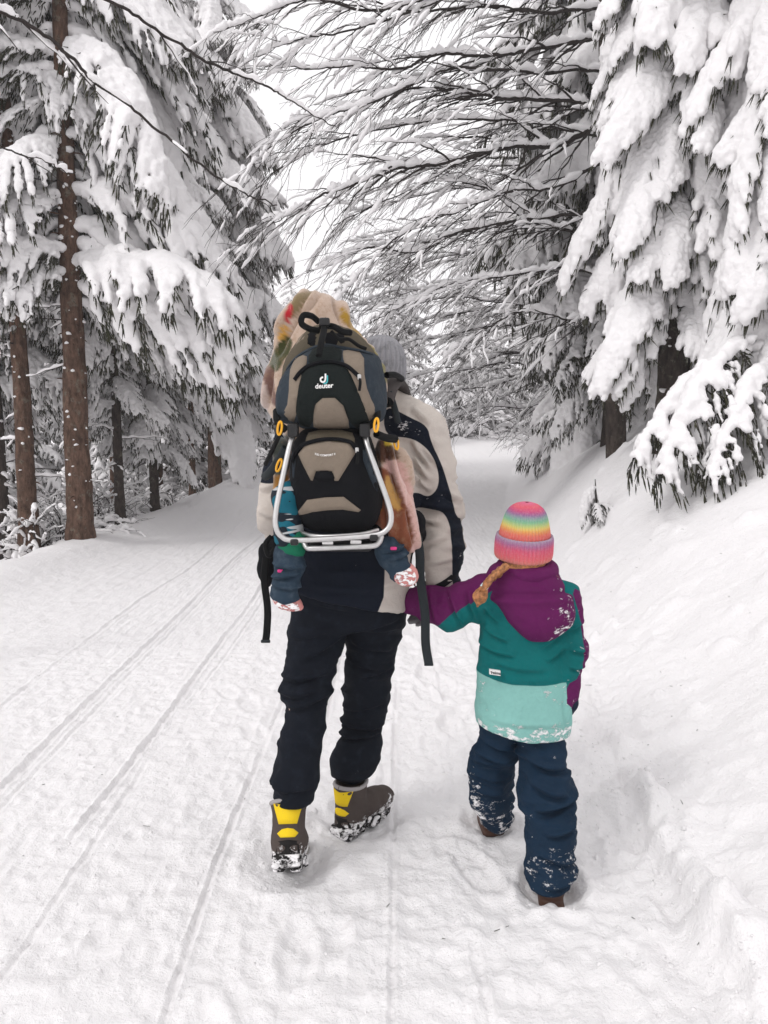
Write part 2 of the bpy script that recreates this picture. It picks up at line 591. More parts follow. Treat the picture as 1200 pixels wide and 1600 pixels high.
def ground_base(x, y):
    xl, xr = left_edge(y), right_edge(y)
    r = x - xr
    steep = np.interp(y, [0, 2, 4, 7, 9, 14, 30], [.42, .45, .64, 1.08, 1.24, .9, .5])
    bank = 1.55 * steep * (1 - np.exp(-(np.maximum(r, 0) / 1.15) ** 1.35)) + .16 * np.maximum(r - 1.5, 0)
    l = xl - x
    drop = np.where(l > 0, -1.7 * (1 - np.exp(-(np.maximum(l - .25, 0) / 2.2) ** 1.3)), 0)
    berm = .16 * np.exp(-((l + .1) / .38) ** 2)
    return bank + drop + berm + .030 * np.maximum(y - 11, 0) * smooth(11, 18, y)

TRACKS = [(-1.62, .030, .017, .05), (-1.53, .020, .008, .05), (-2.05, .03, .011, .08), (-1.13, .028, .019, .04), (-1.04, .018, .008, .04),
          (-.55, .020, .013, .05), (-.30, .022, .016, .03), (.04, .016, .009, .03), (.36, .020, .008, .06),
          (-2.45, .03, .009, .08), (.64, .03, .007, .08)]
_fr = np.random.RandomState(5)
PRINTS = [(_fr.uniform(-.9, 1.05) if i % 3 else _fr.uniform(.25, 1.05), _fr.uniform(1.7, 7.5), _fr.uniform(-.5, .5), _fr.uniform(.006, .017)) for i in range(80)]
CLUMPS = [(right_edge(yy) + _fr.uniform(.1, 2.2), yy, _fr.uniform(.025, .09), _fr.uniform(.015, .05)) for yy in _fr.uniform(3.2, 9.5, 110)]
TREADS = []      # (x, y, radius, depth) where boots press into the snow

def ground_z(x, y, detail=True):
    x = np.asarray(x, float); y = np.asarray(y, float)
    z = ground_base(x, y)
    P = np.stack([x, y, np.zeros_like(x)], -1)
    xl, xr = left_edge(y), right_edge(y)
    path = smooth(-.3, .35, x - xl) * smooth(.25, -.15, x - xr)
    off = 1 - path
    z = z + off * (.16 * (fbm(P * .75 + 3.1, 3) - .5) + .05 * (fbm(P * 3.1, 3) - .5))
    z = z + path * .035 * (fbm(P * np.array((1.1, .45, 1)) + 9, 3) - .5)
    if not detail: return z
    # churned, trodden snow
    chn = path * (.42 + .58 * smooth(-.9, .2, x)) + .22 * off * smooth(1.2, .1, x - xr)
    lum = ridge(P * 9.0 + 2.2, 3)
    z = z + chn * (.034 * (fbm(P * 7.5, 4) - .5) + .022 * (lum - .6)) + path * .020 * (fbm(P * 22, 3) - .5) + path * .016 * (ridge(P * np.array((15, 12, 1)) + 4, 2) - .55)
    z = z + off * .012 * (fbm(P * 16, 3) - .5)
    near = off * np.exp(-np.maximum(x - xr, 0) / .8) * (x > 0) * smooth(8, 5, y)
    z = z + near * (.10 * (fbm(P * 4.2 + 31, 4) - .5) + .03 * (ridge(P * 8.5, 2) - .5))
    # ski and sledge tracks running up the path
    for x0, wd, dp, wob in TRACKS:
        wd, dp = wd * .62, dp * .85
        xc = x0 + wob * (fbm(np.stack([y * .35, y * 0 + x0 * 7, y * 0], -1), 2) - .5) * 4 + .012 * (y - 3) * (x0 > -.4)
        s = np.abs(x - xc)
        on = smooth(.22, .4, vnoise(np.stack([y * .8, y * 0 + x0 * 31, y * 0 + 2], -1)))
        on = np.maximum(on, .6 * smooth(3.6, 5, y) * (x0 < -.2))
        z = z - path * on * dp * smooth(wd * 1.1, wd * .75, s) + path * on * dp * .5 * np.exp(-((s - wd * 1.45) / (wd * .45)) ** 2)
    # scuffed footprints
    for fx, fy, fa, dp in PRINTS:
        m = (np.abs(x - fx) < .3) & (np.abs(y - fy) < .35)
        if not m.any(): continue
        u = (x[m] - fx) * math.cos(fa) + (y[m] - fy) * math.sin(fa)
        v = -(x[m] - fx) * math.sin(fa) + (y[m] - fy) * math.cos(fa)
        q = np.sqrt((u / .055) ** 2 + (v / .14) ** 2)
        z[m] += -dp * smooth(1.15, .7, q) + dp * .5 * np.exp(-((q - 1.3) / .22) ** 2)
    # the broken crust along the right edge of the packed snow
    e = np.exp(-((x - xr - .02) / .17) ** 2) * smooth(9, 6, y)
    lumps = np.maximum(fbm(P * np.array((6.0, 4.0, 1)) + 17, 3) - .47, 0)
    z = z + e * (.34 * lumps + .02 * (lum - .5))
    for cx, cy, cr, ch in CLUMPS:
        m = (np.abs(x - cx) < 2 * cr) & (np.abs(y - cy) < 2 * cr)
        if m.any(): z[m] += ch * np.exp(-(((x[m] - cx) ** 2 + (y[m] - cy) ** 2) / cr ** 2) ** 1.6)
    q1 = np.stack([y * 4.0, y * 0 + 3, y * 0], -1)
    xe = xr - .03 + .16 * (fbm(q1, 3) - .5) + .05 * (fbm(q1 * 5, 2) - .5)
    z = z + .050 * smooth(0, .03, x - xe) * smooth(1.0, .2, x - xe) * smooth(7, 4, y)
    for tx, ty, tr, td in TREADS:
        m = (np.abs(x - tx) < .5) & (np.abs(y - ty) < .5)
        if not m.any(): continue
        q = np.hypot(x[m] - tx, y[m] - ty) / tr
        z[m] += -td * smooth(1.2, .5, q) + td * .35 * np.exp(-((q - 1.45) / .25) ** 2)
    return z

def gz(x, y):
    return float(ground_z(np.array([x]), np.array([y]))[0])

def ground_build():
    xs = np.concatenate([-np.geomspace(150, 3.4, 70), np.linspace(-3.36, -2.2, 46), np.linspace(-2.18, 1.6, 500), np.linspace(1.63, 4.0, 80), np.geomspace(4.05, 150, 60)])
    ys = np.concatenate([np.linspace(-14, 1.2, 24), np.arange(1.25, 5.2, .0135), np.geomspace(5.22, 24, 210), np.geomspace(24.5, 160, 50)])
    X, Y = np.meshgrid(xs, ys, indexing='ij')
    Z = ground_z(X.ravel(), Y.ravel())
    nx, ny = X.shape
    i, j = np.meshgrid(np.arange(nx - 1), np.arange(ny - 1), indexing='ij')
    a = (i * ny + j).ravel()
    Q = np.stack([a, a + ny, a + ny + 1, a + 1], 1)
    o = mk("snow_ground", np.stack([X.ravel(), Y.ravel(), Z], 1), Q, M_SNOW)
    tag(o, "snow-covered forest path with sledge tracks and a bank on the right", None, None, "structure")
    return o
TREADS += [(-.33, 2.66, .13, .026), (-.10, 2.98, .15, .026), (.56, 2.52, .10, .026), (.41, 2.95, .09, .026)]
GROUND = ground_build()

# crumbs of broken snow kicked up along the path and its right edge
def crumbs():
    rs = np.random.RandomState(12); n = 2400
    y = 1.5 + rs.rand(n) ** 1.5 * 6.0
    e = right_edge(y)
    x = np.where(rs.rand(n) < .45, e - .05 + rs.normal(0, .13, n), rs.uniform(-2.2, 1.1, n))
    s = rs.uniform(.002, .006, n) * np.where(rs.rand(n) < .04, 2.0, 1)
    z = ground_z(x, y) + s * .1
    th = np.arange(5) * 2 * np.pi / 5
    T = np.concatenate([[(0, 0, .9)], np.stack([np.cos(th), np.sin(th), 0 * th + .25], 1), np.stack([np.cos(th + .6), np.sin(th + .6), 0 * th - .7], 1)])
    V = T[None] * s[:, None, None] * rs.uniform(.6, 1.5, (n, 1, 3)) + rs.normal(0, .18, (n, 11, 3)) * s[:, None, None] + np.stack([x, y, z], 1)[:, None]
    f = [(0, 1 + i, 1 + (i + 1) % 5) for i in range(5)] + [(1 + i, 6 + i, 1 + (i + 1) % 5) for i in range(5)] + [(1 + (i + 1) % 5, 6 + i, 6 + (i + 1) % 5) for i in range(5)]
    F = (np.arange(n)[:, None, None] * 11 + np.array(f)[None]).reshape(-1, 3)
    o = mk("snow_crumbs", V.reshape(-1, 3), F, M_SNOW)
    tag(o, "small crumbs of broken snow scattered over the path", "snow crumbs", None, "stuff")
crumbs()
# ------------------------------------------------------------------ forest materials
def bark_mat(name, c1, c2):
    t = NT(name)
    n1 = t.noise(22, 6, .65, t.coord((1, 1, .35)))
    c = t.mix(t.ramp(n1, .35, .68), c1, c2)
    c = t.mix(t.math('MULTIPLY', t.ramp(t.noise(4, 3), .5, .75), .5), c, tuple(x * .55 for x in c1))
    c = t.mix(t.math('MULTIPLY', t.ramp(t.noise(9, 5, .7), .56, .66), .6), c, (.17, .165, .13))
    c = t.mix(t.ramp(t.noise(48, 4, .7, t.coord((1, 1, .5))), .60, .70), c, tuple(x * .3 for x in c1))
    t.bump(t.noise(30, 6, .7, t.coord((1, 1, .45))), .8, .02)
    return t.done(c, .9, 0, .15)
M_BARK = bark_mat("spruce_bark", (.050, .030, .022), (.165, .100, .072))
M_BARKD = bark_mat("dark_bark", (.030, .024, .021), (.080, .062, .052))
M_TWIG = plain("bare_twig_bark", (.022, .016, .014), .85, var=.3, scale=8)
t_ = NT("spruce_needles")
c_ = t_.mix(t_.ramp(t_.noise(3.5, 3), .35, .65), (.012, .016, .008), (.042, .043, .018))
c_ = t_.mix(t_.ramp(t_.noise(60, 2), .52, .7), c_, (.062, .052, .032))
c_ = t_.mix(t_.math('MULTIPLY', t_.ramp(t_.noise(26, 4, .7), .56, .68), .55), c_, (.62, .61, .61))
M_NEEDLE = t_.done(c_, .7, 0, .25)

def needle_mesh(B, D, Ls, rs, fat=1.0):
    """sprigs: bases B, directions D, lengths Ls -> spindles with needles standing off them"""
    n = len(B)
    D = D / np.maximum(np.linalg.norm(D, axis=1, keepdims=True), 1e-9)
    ref = rs.normal(size=(n, 3)); U = np.cross(D, ref); U /= np.maximum(np.linalg.norm(U, axis=1, keepdims=True), 1e-9)
    Wd = np.cross(D, U)
    Vs, Fs = [], []
    ang = np.array([0, 2.094, 4.189])
    ring = lambda t, r: (B + D * (Ls * t)[:, None])[:, None] + (U[:, None] * np.cos(ang)[None, :, None] + Wd[:, None] * np.sin(ang)[None, :, None]) * (r * fat)
    R0, R1 = ring(.0, .004), ring(.45, .0085)
    tip = (B + D * Ls[:, None])[:, None]
    V = np.concatenate([R0, R1, tip], 1)
    base = np.arange(n)[:, None] * 7
    f = [(0, 1, 4), (0, 4, 3), (1, 2, 5), (1, 5, 4), (2, 0, 3), (2, 3, 5), (3, 4, 6), (4, 5, 6), (5, 3, 6)]
    Fs.append((base[:, :, None] + np.array(f)[None]).reshape(-1, 3)); Vs.append(V.reshape(-1, 3))
    off = n * 7
    K = 7
    for k in range(K):
        t = (k + .3) / K
        a = rs.uniform(0, 6.28, n)
        S = U * np.cos(a)[:, None] + Wd * np.sin(a)[:, None]
        p = B + D * (Ls * t)[:, None]
        q = p + (S * .75 + D * .75) * (.019 * fat * (1 - .3 * t))
        wv = np.cross(S, D) * .0028 * fat
        Vs.append(np.stack([p - wv, p + wv, q], 1).reshape(-1, 3))
        Fs.append(np.arange(n * 3).reshape(n, 3) + off); off += n * 3
    return np.concatenate(Vs), np.concatenate(Fs)

def bough_arrays(seed, L=1.6, rise=.12, droop=.45, width=.42, hang=.6, snow=1.0, heavy=False, dens=1.0, fat=1.0, vox=.022, gap=.12):
    rs = np.random.RandomState(seed)
    nA = 22
    t = np.linspace(0, 1, nA)
    wob = np.cumsum(rs.normal(0, .012, (nA, 2)), 0)
    ax = np.stack([L * t * (1 - .18 * droop * t), wob[:, 0], L * (rise * t - droop * t ** 2) + wob[:, 1] * .5], 1)
    wood = [tube(ax, np.interp(t, [0, 1], [.016 * L, .003]), 5)]
    B, D, Ls = [], [], []
    snow_pts = []
    for i in range(2, nA):
        r = np.interp(t[i], [0, .1, .45, .85, 1], [.045, .062, .078, .06, .035]) * rs.uniform(.8, 1.25) * snow
        if rs.rand() > gap * .4: snow_pts.append((ax[i - 1] + (0, rs.normal(0, .02), r * .45), ax[i] + (rs.normal(0, .015), rs.normal(0, .02), r * .50), r))
    nt = int(2 * L / .062 * dens)
    for j in range(nt):
        tj = .07 + .93 * (j + rs.rand()) / nt
        sd = 1 if j % 2 else -1
        p0 = np.array([np.interp(tj, t, ax[:, k]) for k in range(3)])
        T = np.array([np.interp(min(1, tj + .03), t, ax[:, k]) - np.interp(tj - .03, t, ax[:, k]) for k in range(3)]); T /= np.linalg.norm(T)
        S = np.cross((0, 0, 1.0), T); S /= np.linalg.norm(S); S *= sd
        pr = np.interp(tj, [0, .15, .4, .8, 1], [.25, .75, 1.0, .55, .22])
        ln = width * L * pr * rs.uniform(.7, 1.15)
        d = T * rs.uniform(.45, .8) + S * rs.uniform(.6, .95); d /= np.linalg.norm(d)
        m = max(4, int(ln / .045))
        s = np.linspace(0, 1, m)
        hg = hang * rs.uniform(.6, 1.3)
        tw = p0 + d * (s * ln)[:, None]; tw[:, 2] -= hg * ln * s ** 1.5; tw[:, :2] = p0[:2] + (tw[:, :2] - p0[:2]) * (1 - .25 * hg * s)[:, None]
        wood.append(tube(tw, np.interp(s, [0, 1], [.0055, .002]), 3, cap=False))
        TT = np.gradient(tw, axis=0); TT /= np.maximum(np.linalg.norm(TT, axis=1, keepdims=True), 1e-9)
        for q in range(m):
            for k in range(2):
                if rs.rand() > dens * (.9 if s[q] > .15 else .5): continue
                S2 = np.cross(TT[q], (0, 0, 1.0)) * (1 if k else -1)
                dd = TT[q] * rs.uniform(.4, .9) + S2 * rs.uniform(.2, .8) + np.array((0, 0, -1)) * hang * rs.uniform(.1, 1.5) + rs.normal(0, .12, 3)
                B.append(tw[q] + rs.normal(0, .006, 3)); D.append(dd); Ls.append(rs.uniform(.06, .13) * (1 + .5 * (hang > .7) * rs.rand()) * (1.45 if heavy else 1))
        for q in range(0, m, 1 if snow > .7 else 2):
            fade = 1 - s[q] * (.35 if heavy else .55)
            r = (.062 if heavy else .046) * fade * rs.uniform(.7, 1.3) * snow
            if rs.rand() > gap and r > .014 and q > 0: snow_pts.append((tw[q - 1] + (0, 0, r * .40 + .006), tw[q] + (0, 0, r * .40 + .006), r))
    B, D, Ls = np.array(B), np.array(D), np.array(Ls)
    nv, nf = needle_mesh(B, D, Ls, rs, fat)
    sp = np.array([p for _, p, r in snow_pts])
    F = Field(sp.min(0) - .2, sp.max(0) + .2, vox)
    for p0, p, r in snow_pts:
        F.cone(p0, p, r, r * .95, .055 * min(1, snow) if heavy else .04 * min(1, snow), sq=(.95, .95, 1.05 if heavy else 1.25))
    V, Q = F.mesh(1)
    V, Q = keep_large(V, Q, 160)
    N = normals(V, Q)
    V = V + N * (.050 * (fbm(V * 8 + seed, 3) - .5) + .034 * (fbm(V * 22, 2) - .5) + .016 * (ridge(V * 16, 1) - .5))[:, None]
    Vb = Bag()
    for v, q in wood: Vb.add(v, q)
    return (np.concatenate(Vb.V), Vb.F), (nv, nf), (V, Q)

def data_mesh(name, V, Fc, mat, smooth=True):
    o = mk(name, V, Fc, mat, smooth=smooth); me = o.data; bpy.data.objects.remove(o); return me

BOUGH = {}
def make_variant(key, **kw):
    w, n, s = bough_arrays(**kw)
    BOUGH[key] = (data_mesh("branch", w[0], w[1], M_TWIG), data_mesh("needles", n[0], n[1], M_NEEDLE, False), data_mesh("snow", s[0], s[1], M_SNOW_LOAD), kw.get("L", 1.6), (w, n, s))
for i in range(5): make_variant("mid%d" % i, seed=10 + i, L=1.6, rise=.10, droop=.45 + .12 * i, width=.42, hang=.95, snow=.98, gap=.14, dens=1.1)
for i in range(4): make_variant("heavy%d" % i, seed=40 + i, L=1.35, rise=.2, droop=.95 + .18 * i, width=.38, hang=1.1, snow=1.02, heavy=True, gap=.12, dens=1.2)
for i in range(2): make_variant("light%d" % i, seed=60 + i, L=1.5, rise=.05, droop=.5, width=.36, hang=1.0, snow=.72, gap=.38, dens=.8)
for i in range(3): make_variant("far%d" % i, seed=80 + i, L=1.6, rise=.08, droop=.5, width=.42, hang=.6, snow=1.1, gap=.15, dens=.42, fat=2.0, vox=.045)

def add_bough(tree, key, loc, az, tilt, scale, roll=0.0):
    """one branch (> needles, snow) on a tree, in the tree's own coordinates"""
    w, n, s, L, _ = BOUGH[key]
    b = link("branch", w, None); b.parent = tree
    b.matrix_local = Matrix.Translation([float(c) for c in loc]) @ Matrix.Rotation(az, 4, 'Z') @ Matrix.Rotation(-tilt, 4, 'Y') @ Matrix.Rotation(roll, 4, 'X') @ Matrix.Scale(scale, 4)
    for nm, me in (("needles", n), ("snow", s)):
        c = link(nm, me, None); c.parent = b
        if nm == "snow": c["kind"] = "stuff"
    return b

def trunk_mesh(h, r, seed, lean=(0, 0), flare=1.2, mat=None, seg=16):
    rs = np.random.RandomState(seed)
    z = np.concatenate([np.linspace(-.5, .6, 14), np.linspace(.7, h, int(h * 6))])
    cx = lean[0] * z + .02 * np.cumsum(rs.normal(0, .25, len(z))) * .3
    cy = lean[1] * z + .02 * np.cumsum(rs.normal(0, .25, len(z))) * .3
    rr = r * np.clip(1 - z / (h * 1.08), .04, 1.02) * (1 + (flare - 1) * np.exp(-np.maximum(z, 0) / .22))
    V, Q = tube(np.stack([cx, cy, z], 1), rr, seg)
    d = V[:-2] - np.repeat(np.stack([cx, cy, z], 1), seg, 0)
    V[:-2] += d * (.32 * (fbm(V[:-2] * np.array((18, 18, 7)) + seed, 3) - .5))[:, None]
    return V, Q, (lambda zz: (np.interp(zz, z, cx), np.interp(zz, z, cy), np.interp(zz, z, rr)))

def flecks(tree, at, z0, z1, n, seed, facing):
    """little lumps of snow caught on the bark"""
    rs = np.random.RandomState(seed); b = Bag()
    th = np.linspace(0, 2 * np.pi, 7)[:-1]
    ring = np.concatenate([[(0, 0, 1)], [(math.cos(t) * .85, math.sin(t) * .85, .45) for t in th], [(math.cos(t), math.sin(t), -.35) for t in th], [(0, 0, -.8)]])
    of = [(0, 1 + i, 1 + (i + 1) % 6) for i in range(6)] + [(1 + i, 7 + i, 7 + (i + 1) % 6, 1 + (i + 1) % 6) for i in range(6)] + [(13, 7 + (i + 1) % 6, 7 + i) for i in range(6)]
    for i in range(n):
        z = rs.uniform(z0, z1); x, y, r = at(z); a = facing + rs.uniform(-1.6, 1.6); s = rs.uniform(.006, .02) * (2 if rs.rand() < .15 else 1)
        p = np.array((x + r * 1.0 * math.cos(a), y + r * 1.0 * math.sin(a), z))
        P = ring * np.array((s * rs.uniform(.8, 1.8), s * rs.uniform(.8, 1.8), s * rs.uniform(.6, 1.5))) + rs.normal(0, s * .22, (14, 3))
        b.add(P + p, of)
    o = b.build("stuck_snow", M_SNOW_LOAD, tree); o["kind"] = "stuff"

def spruce(label, x, y, h, r, seed, z0, zstep, Lfn, keys, group="snowy spruces beside the path", skip=None, lean=(0, 0), mat=None, tilt=(0, .25), z1=None, dead=None, nfleck=0, name="spruce_tree", sink=0.0):
    rs = np.random.RandomState(seed)
    T = thing(name, label, "tree", (x, y, gz(x, y) - sink), group, world_children=False)
    V, Q, at = trunk_mesh(h, r, seed, lean)
    mk("trunk", V, Q, mat or M_BARK, T)
    z = z0; az = rs.uniform(0, 6.28)
    while z < (z1 or h * .96):
        az += 2.4 + rs.uniform(-.5, .5)
        a = (az + math.pi) % (2 * math.pi) - math.pi
        if not (skip and skip(a, z)):
            L = Lfn(z, a) * rs.uniform(.82, 1.15)
            if L > .15:
                k = keys[rs.randint(len(keys))]
                cx, cy, cr = at(z)
                add_bough(T, k, (cx, cy, z), a, rs.uniform(*tilt), L / BOUGH[k][3], rs.uniform(-.35, .35))
        z += zstep * rs.uniform(.6, 1.4)
    if dead:
        for i in range(dead[2]):
            zz = rs.uniform(dead[0], dead[1]); a = rs.uniform(*dead[3]); cx, cy, cr = at(zz)
            bare_limb(T, "dead_twig", np.array((cx, cy, zz)), np.array((math.cos(a), math.sin(a), rs.uniform(-.25, .25))), rs.uniform(.35, .85), .010, rs.randint(9999), subs=3, snow=1.0)
    for i in range(nfleck // 4):
        zz = rs.uniform(.3, 5); a = math.atan2(-y, -x) + rs.uniform(-1.7, 1.7); cx, cy, cr = at(zz); ln = rs.uniform(.04, .14)
        d = np.array((math.cos(a), math.sin(a), rs.uniform(-.3, .3))); p = np.array((cx, cy, zz)) + d * cr * .8
        V, Q = tube([p, p + d * ln * .6, p + d * ln + (0, 0, -.01)], [.011, .008, .005], 5); mk("branch_stub", V, Q, mat or M_BARK, T)
    if nfleck: flecks(T, at, .2, min(h, 5.5), nfleck, seed, math.atan2(-y, -x))
    return T

def snow_ridge(P, r, rs, thick=.02, cover=.8):
    """snow lying along a bare branch: pieces of lumpy strip on its upper side"""
    out = []; n = len(P); i = 0
    T = np.gradient(P, axis=0); T /= np.maximum(np.linalg.norm(T, axis=1, keepdims=True), 1e-9)
    ok = np.abs(T[:, 2]) < .86
    i = 0
    while i < n - 2:
        m = min(n - 1, i + rs.randint(4, 12))
        seg = np.arange(i, m + 1)
        if rs.rand() < cover and ok[seg].all() and len(seg) >= 3:
            th = thick * (.35 + rs.rand(len(seg)) * 1.25) * np.sin(np.linspace(.12, np.pi - .12, len(seg))) ** .5
            rad = np.maximum(r[seg] * .9, .003) * .75 + th * .62
            c = P[seg] + np.stack([0 * th, 0 * th, r[seg] * .7 + th * .55], 1)
            out.append(tube(c, rad, 6))
        i = m
    return out

def twig_tree(P, r0, r1, rs, lvl, wood, snow, side_len, spread=.75, droop=.25, every=5, thick=.02, cover=.8, sides=5, updown=.4, planar=1.0, maxl=2):
    n = len(P)
    r = np.linspace(r0, r1, n)
    wood.append(tube(P, r, sides if lvl == 0 else (4 if lvl == 1 else 3), cap=lvl == 0))
    if thick > 0: snow += snow_ridge(P, r, rs, thick * (1, .55, .34)[min(lvl, 2)], cover * (1, .6, .2)[min(lvl, 2)])
    if lvl >= maxl: return
    T = np.gradient(P, axis=0); T /= np.maximum(np.linalg.norm(T, axis=1, keepdims=True), 1e-9)
    sd = 1
    for i in range(max(2, every), n - 1, every):
        sd = -sd
        if rs.rand() < .12: continue
        S = np.cross(T[i], (0, 0, 1.0)); S /= max(np.linalg.norm(S), 1e-6)
        d = T[i] * rs.uniform(.7, 1.1) + S * sd * spread * planar * rs.uniform(.5, 1.2) + np.array((0, 0, 1)) * (rs.normal(0, updown) - droop * .4)
        d /= np.linalg.norm(d)
        ln = side_len * (1 - .55 * i / n) * rs.uniform(.6, 1.25)
        m = max(7, int(ln / (.045 if lvl == 0 else .04)))
        s = np.linspace(0, 1, m)
        C = P[i] + d * (s * ln)[:, None] + np.cumsum(rs.normal(0, .006, (m, 3)), 0)
        C[:, 2] -= droop * ln * s ** 2 * rs.uniform(.3, 1.2)
        twig_tree(C, max(r[i] * .6, .0032), .0016, rs, lvl + 1, wood, snow, side_len * .42, spread, droop, max(3, every - 1), thick, cover, sides, updown, planar, maxl)

def limb_parts(parent, name, P, r0, r1, seed, **kw):
    rs = np.random.RandomState(seed); wood, snow = [], []
    twig_tree(np.asarray(P), r0, r1, rs, 0, wood, snow, **kw)
    b = Bag()
    for v, q in wood: b.add(v, q)
    o = b.build(name, M_TWIG, parent)
    if snow:
        b = Bag()
        for v, q in snow: b.add(v, q)
        s = b.build("snow", M_SNOW_LOAD, None); s.parent = o
        s["kind"] = "stuff"
    return o

def bare_limb(parent, name, p, d, ln, r, seed, subs=3, snow=1.0):
    rs = np.random.RandomState(seed); m = max(8, int(ln / .05)); s = np.linspace(0, 1, m)
    P = p + d / np.linalg.norm(d) * (s * ln)[:, None] + np.cumsum(rs.normal(0, .008, (m, 3)), 0); P[:, 2] -= .12 * ln * s ** 2
    return limb_parts(parent, name, P, r, .003, seed, side_len=ln * .4, every=max(3, m // (subs + 1)), thick=.03 * snow, maxl=1)

KM = ["mid%d" % i for i in range(5)]; KH = ["heavy%d" % i for i in range(4)]; KL = ["light0", "light1"]

# ------------------------------------------------------------------ left side of the path
g = lambda a, c, w: abs((a - c + math.pi) % (2 * math.pi) - math.pi) < w
toCam = math.atan2(-9.3, 3.56)
spruce("tall brown-trunked spruce at the left edge of the path, its trunk fully in view", -3.56, 9.3, 11, .155, 1, 2.45, .075,
       lambda z, a: (2.0 if g(a, -.15, 1.0) else 1.45) * np.interp(z, [2.4, 3.2, 6, 11], [.8, 1.0, .95, .25]), KM,
       skip=lambda a, z: g(a, toCam, .8) or (z < 3.0 and not g(a, 0, 1.0)), lean=(.004, .004), tilt=(-.1, .2), dead=(1.7, 4.2, 16, (2.0, 4.0)), nfleck=60, sink=.12)
spruce("brown spruce trunk with peeling bark behind the tall trunk at the left photo edge", -4.25, 9.5, 10, .12, 2, 3.0, .16, lambda z, a: 1.25, KM, skip=lambda a, z: g(a, toCam, .5), nfleck=40, dead=(1.0, 3.2, 12, (0, 6.28)))
spruce("slim dark spruce trunk just left of the twin trunks", -5.0, 10.4, 9, .10, 3, 2.6, .18, lambda z, a: 1.2, KM, mat=M_BARKD, nfleck=20, dead=(.8, 2.6, 8, (0, 6.28)))
spruce("dark thin spruce trunk right behind the tall brown trunk, low boughs of hanging needles", -3.72, 11.2, 9, .07, 4, 1.5, .12, lambda z, a: 1.35 * np.interp(z, [1, 2, 3, 9], [.45, .6, 1, .3]), KM, mat=M_BARKD, nfleck=15, dead=(.6, 2.4, 8, (0, 6.28)))
spruce("snow-laden spruce with steep hanging boughs in the middle of the left tree row", -3.75, 13.0, 11, .075, 5, 1.0, .10, lambda z, a: 1.65 * np.interp(z, [.8, 2, 3, 11], [.45, .65, 1, .2]), KM, mat=M_BARKD, dead=(.6, 2.2, 6, (0, 6.28)))
spruce("slender straight spruce trunk standing left of the carrier, bare below", -3.65, 15.2, 10, .065, 6, 2.6, .13, lambda z, a: 1.3 * np.interp(z, [1, 3, 10], [.8, 1, .2]), KM, nfleck=10, dead=(1.0, 3.2, 14, (0, 6.28)))
spruce("tall snowy spruce whose boughs lean over the path left of the carrier", -3.6, 17.0, 13, .14, 7, 2.0, .10, lambda z, a: 1.9 * np.interp(z, [1, 3, 8, 13], [.8, 1, .75, .15]), KM + KH)
spruce("leftmost spruce, snow-covered, half out of the photo behind the trunks", -6.0, 10.8, 11, .13, 8, 2.6, .13, lambda z, a: 1.5 * np.interp(z, [1, 3, 11], [.8, 1, .2]), KM, mat=M_BARKD, dead=(.8, 2.4, 8, (0, 6.28)))
spruce("thin pole-like spruce trunk between the tall trunk and the carrier, bare low down", -4.6, 13.6, 10, .075, 9, 3.4, .2, lambda z, a: 1.0, KM, nfleck=10, dead=(.8, 3.2, 16, (0, 6.28)))
spruce("thinnest of the bare spruce poles in the left stand, far back", -4.9, 17.5, 10, .07, 11, 3.6, .2, lambda z, a: 1.0, KM, dead=(.8, 3.4, 14, (0, 6.28)))

# ------------------------------------------------------------------ right side of the path
spruce("big spruce wrapped in a thick snow mantle, dark trunk rooted in the right bank", 2.86, 8.0, 10, .16, 21, 1.15, .052,
       lambda z, a: 1.08 * np.interp(z, [1.4, 2.2, 3.2, 4.4, 6.5, 10], [.80, .95, 1.0, .95, .8, .2]), KH, mat=M_BARKD, tilt=(-.15, .2), nfleck=20,
       skip=lambda a, z: z < 1.75 and g(a, math.atan2(-8, -2.8), .55))
R2 = spruce("snow-plastered spruce cut off by the right photo edge", 3.50, 6.95, 8, .15, 22, .70, .05,
       lambda z, a: 1.0 * np.interp(z, [.5, 1.2, 2.5, 5, 8], [.8, .95, 1.0, .85, .2]), KH, mat=M_BARKD, tilt=(-.2, .15))
spruce("dark-needled spruce behind the snow mantle tree with long drooping boughs over the path", 3.2, 11.2, 13, .15, 23, .55, .085, lambda z, a: 2.0 * np.interp(z, [.5, 1.6, 3.0, 6, 13], [.55, .66, 1, .9, .2]), KM + KL * 3, mat=M_BARKD, tilt=(-.2, .15))
spruce("spruce with boughs sagging to the snow at the foot of the right bank", 3.75, 13.4, 12, .15, 24, .4, .085, lambda z, a: 1.55 * np.interp(z, [.5, 2, 6, 12], [1.0, 1, .85, .2]), KM + KH, mat=M_BARKD, tilt=(-.3, .1))
spruce("tall spruce of the right row seen between bare branches", 5.0, 17.0, 14, .17, 25, .8, .11, lambda z, a: 1.9 * np.interp(z, [.5, 2, 6, 14], [1.0, 1, .9, .2]), KM, mat=M_BARKD)
spruce("snowy spruce high on the right bank behind the mantle tree", 5.2, 10.5, 12, .17, 26, .9, .10, lambda z, a: 1.7 * np.interp(z, [.5, 2, 6, 12], [1.0, 1, .9, .2]), KM + KH, mat=M_BARKD)
# low bough with hanging sprays at the right edge
for k, (p, az, tilt, sc) in enumerate((((-.35, -.2, .52), R(196), -.15, 1.0), ((-.25, -.3, .42), R(222), -.25, .9), ((-.45, -.25, .58), R(208), -.3, 1.0), ((-.2, -.1, .38), R(186), -.2, .8))):
    add_bough(R2, KL[k % 2], p, az, tilt, sc)

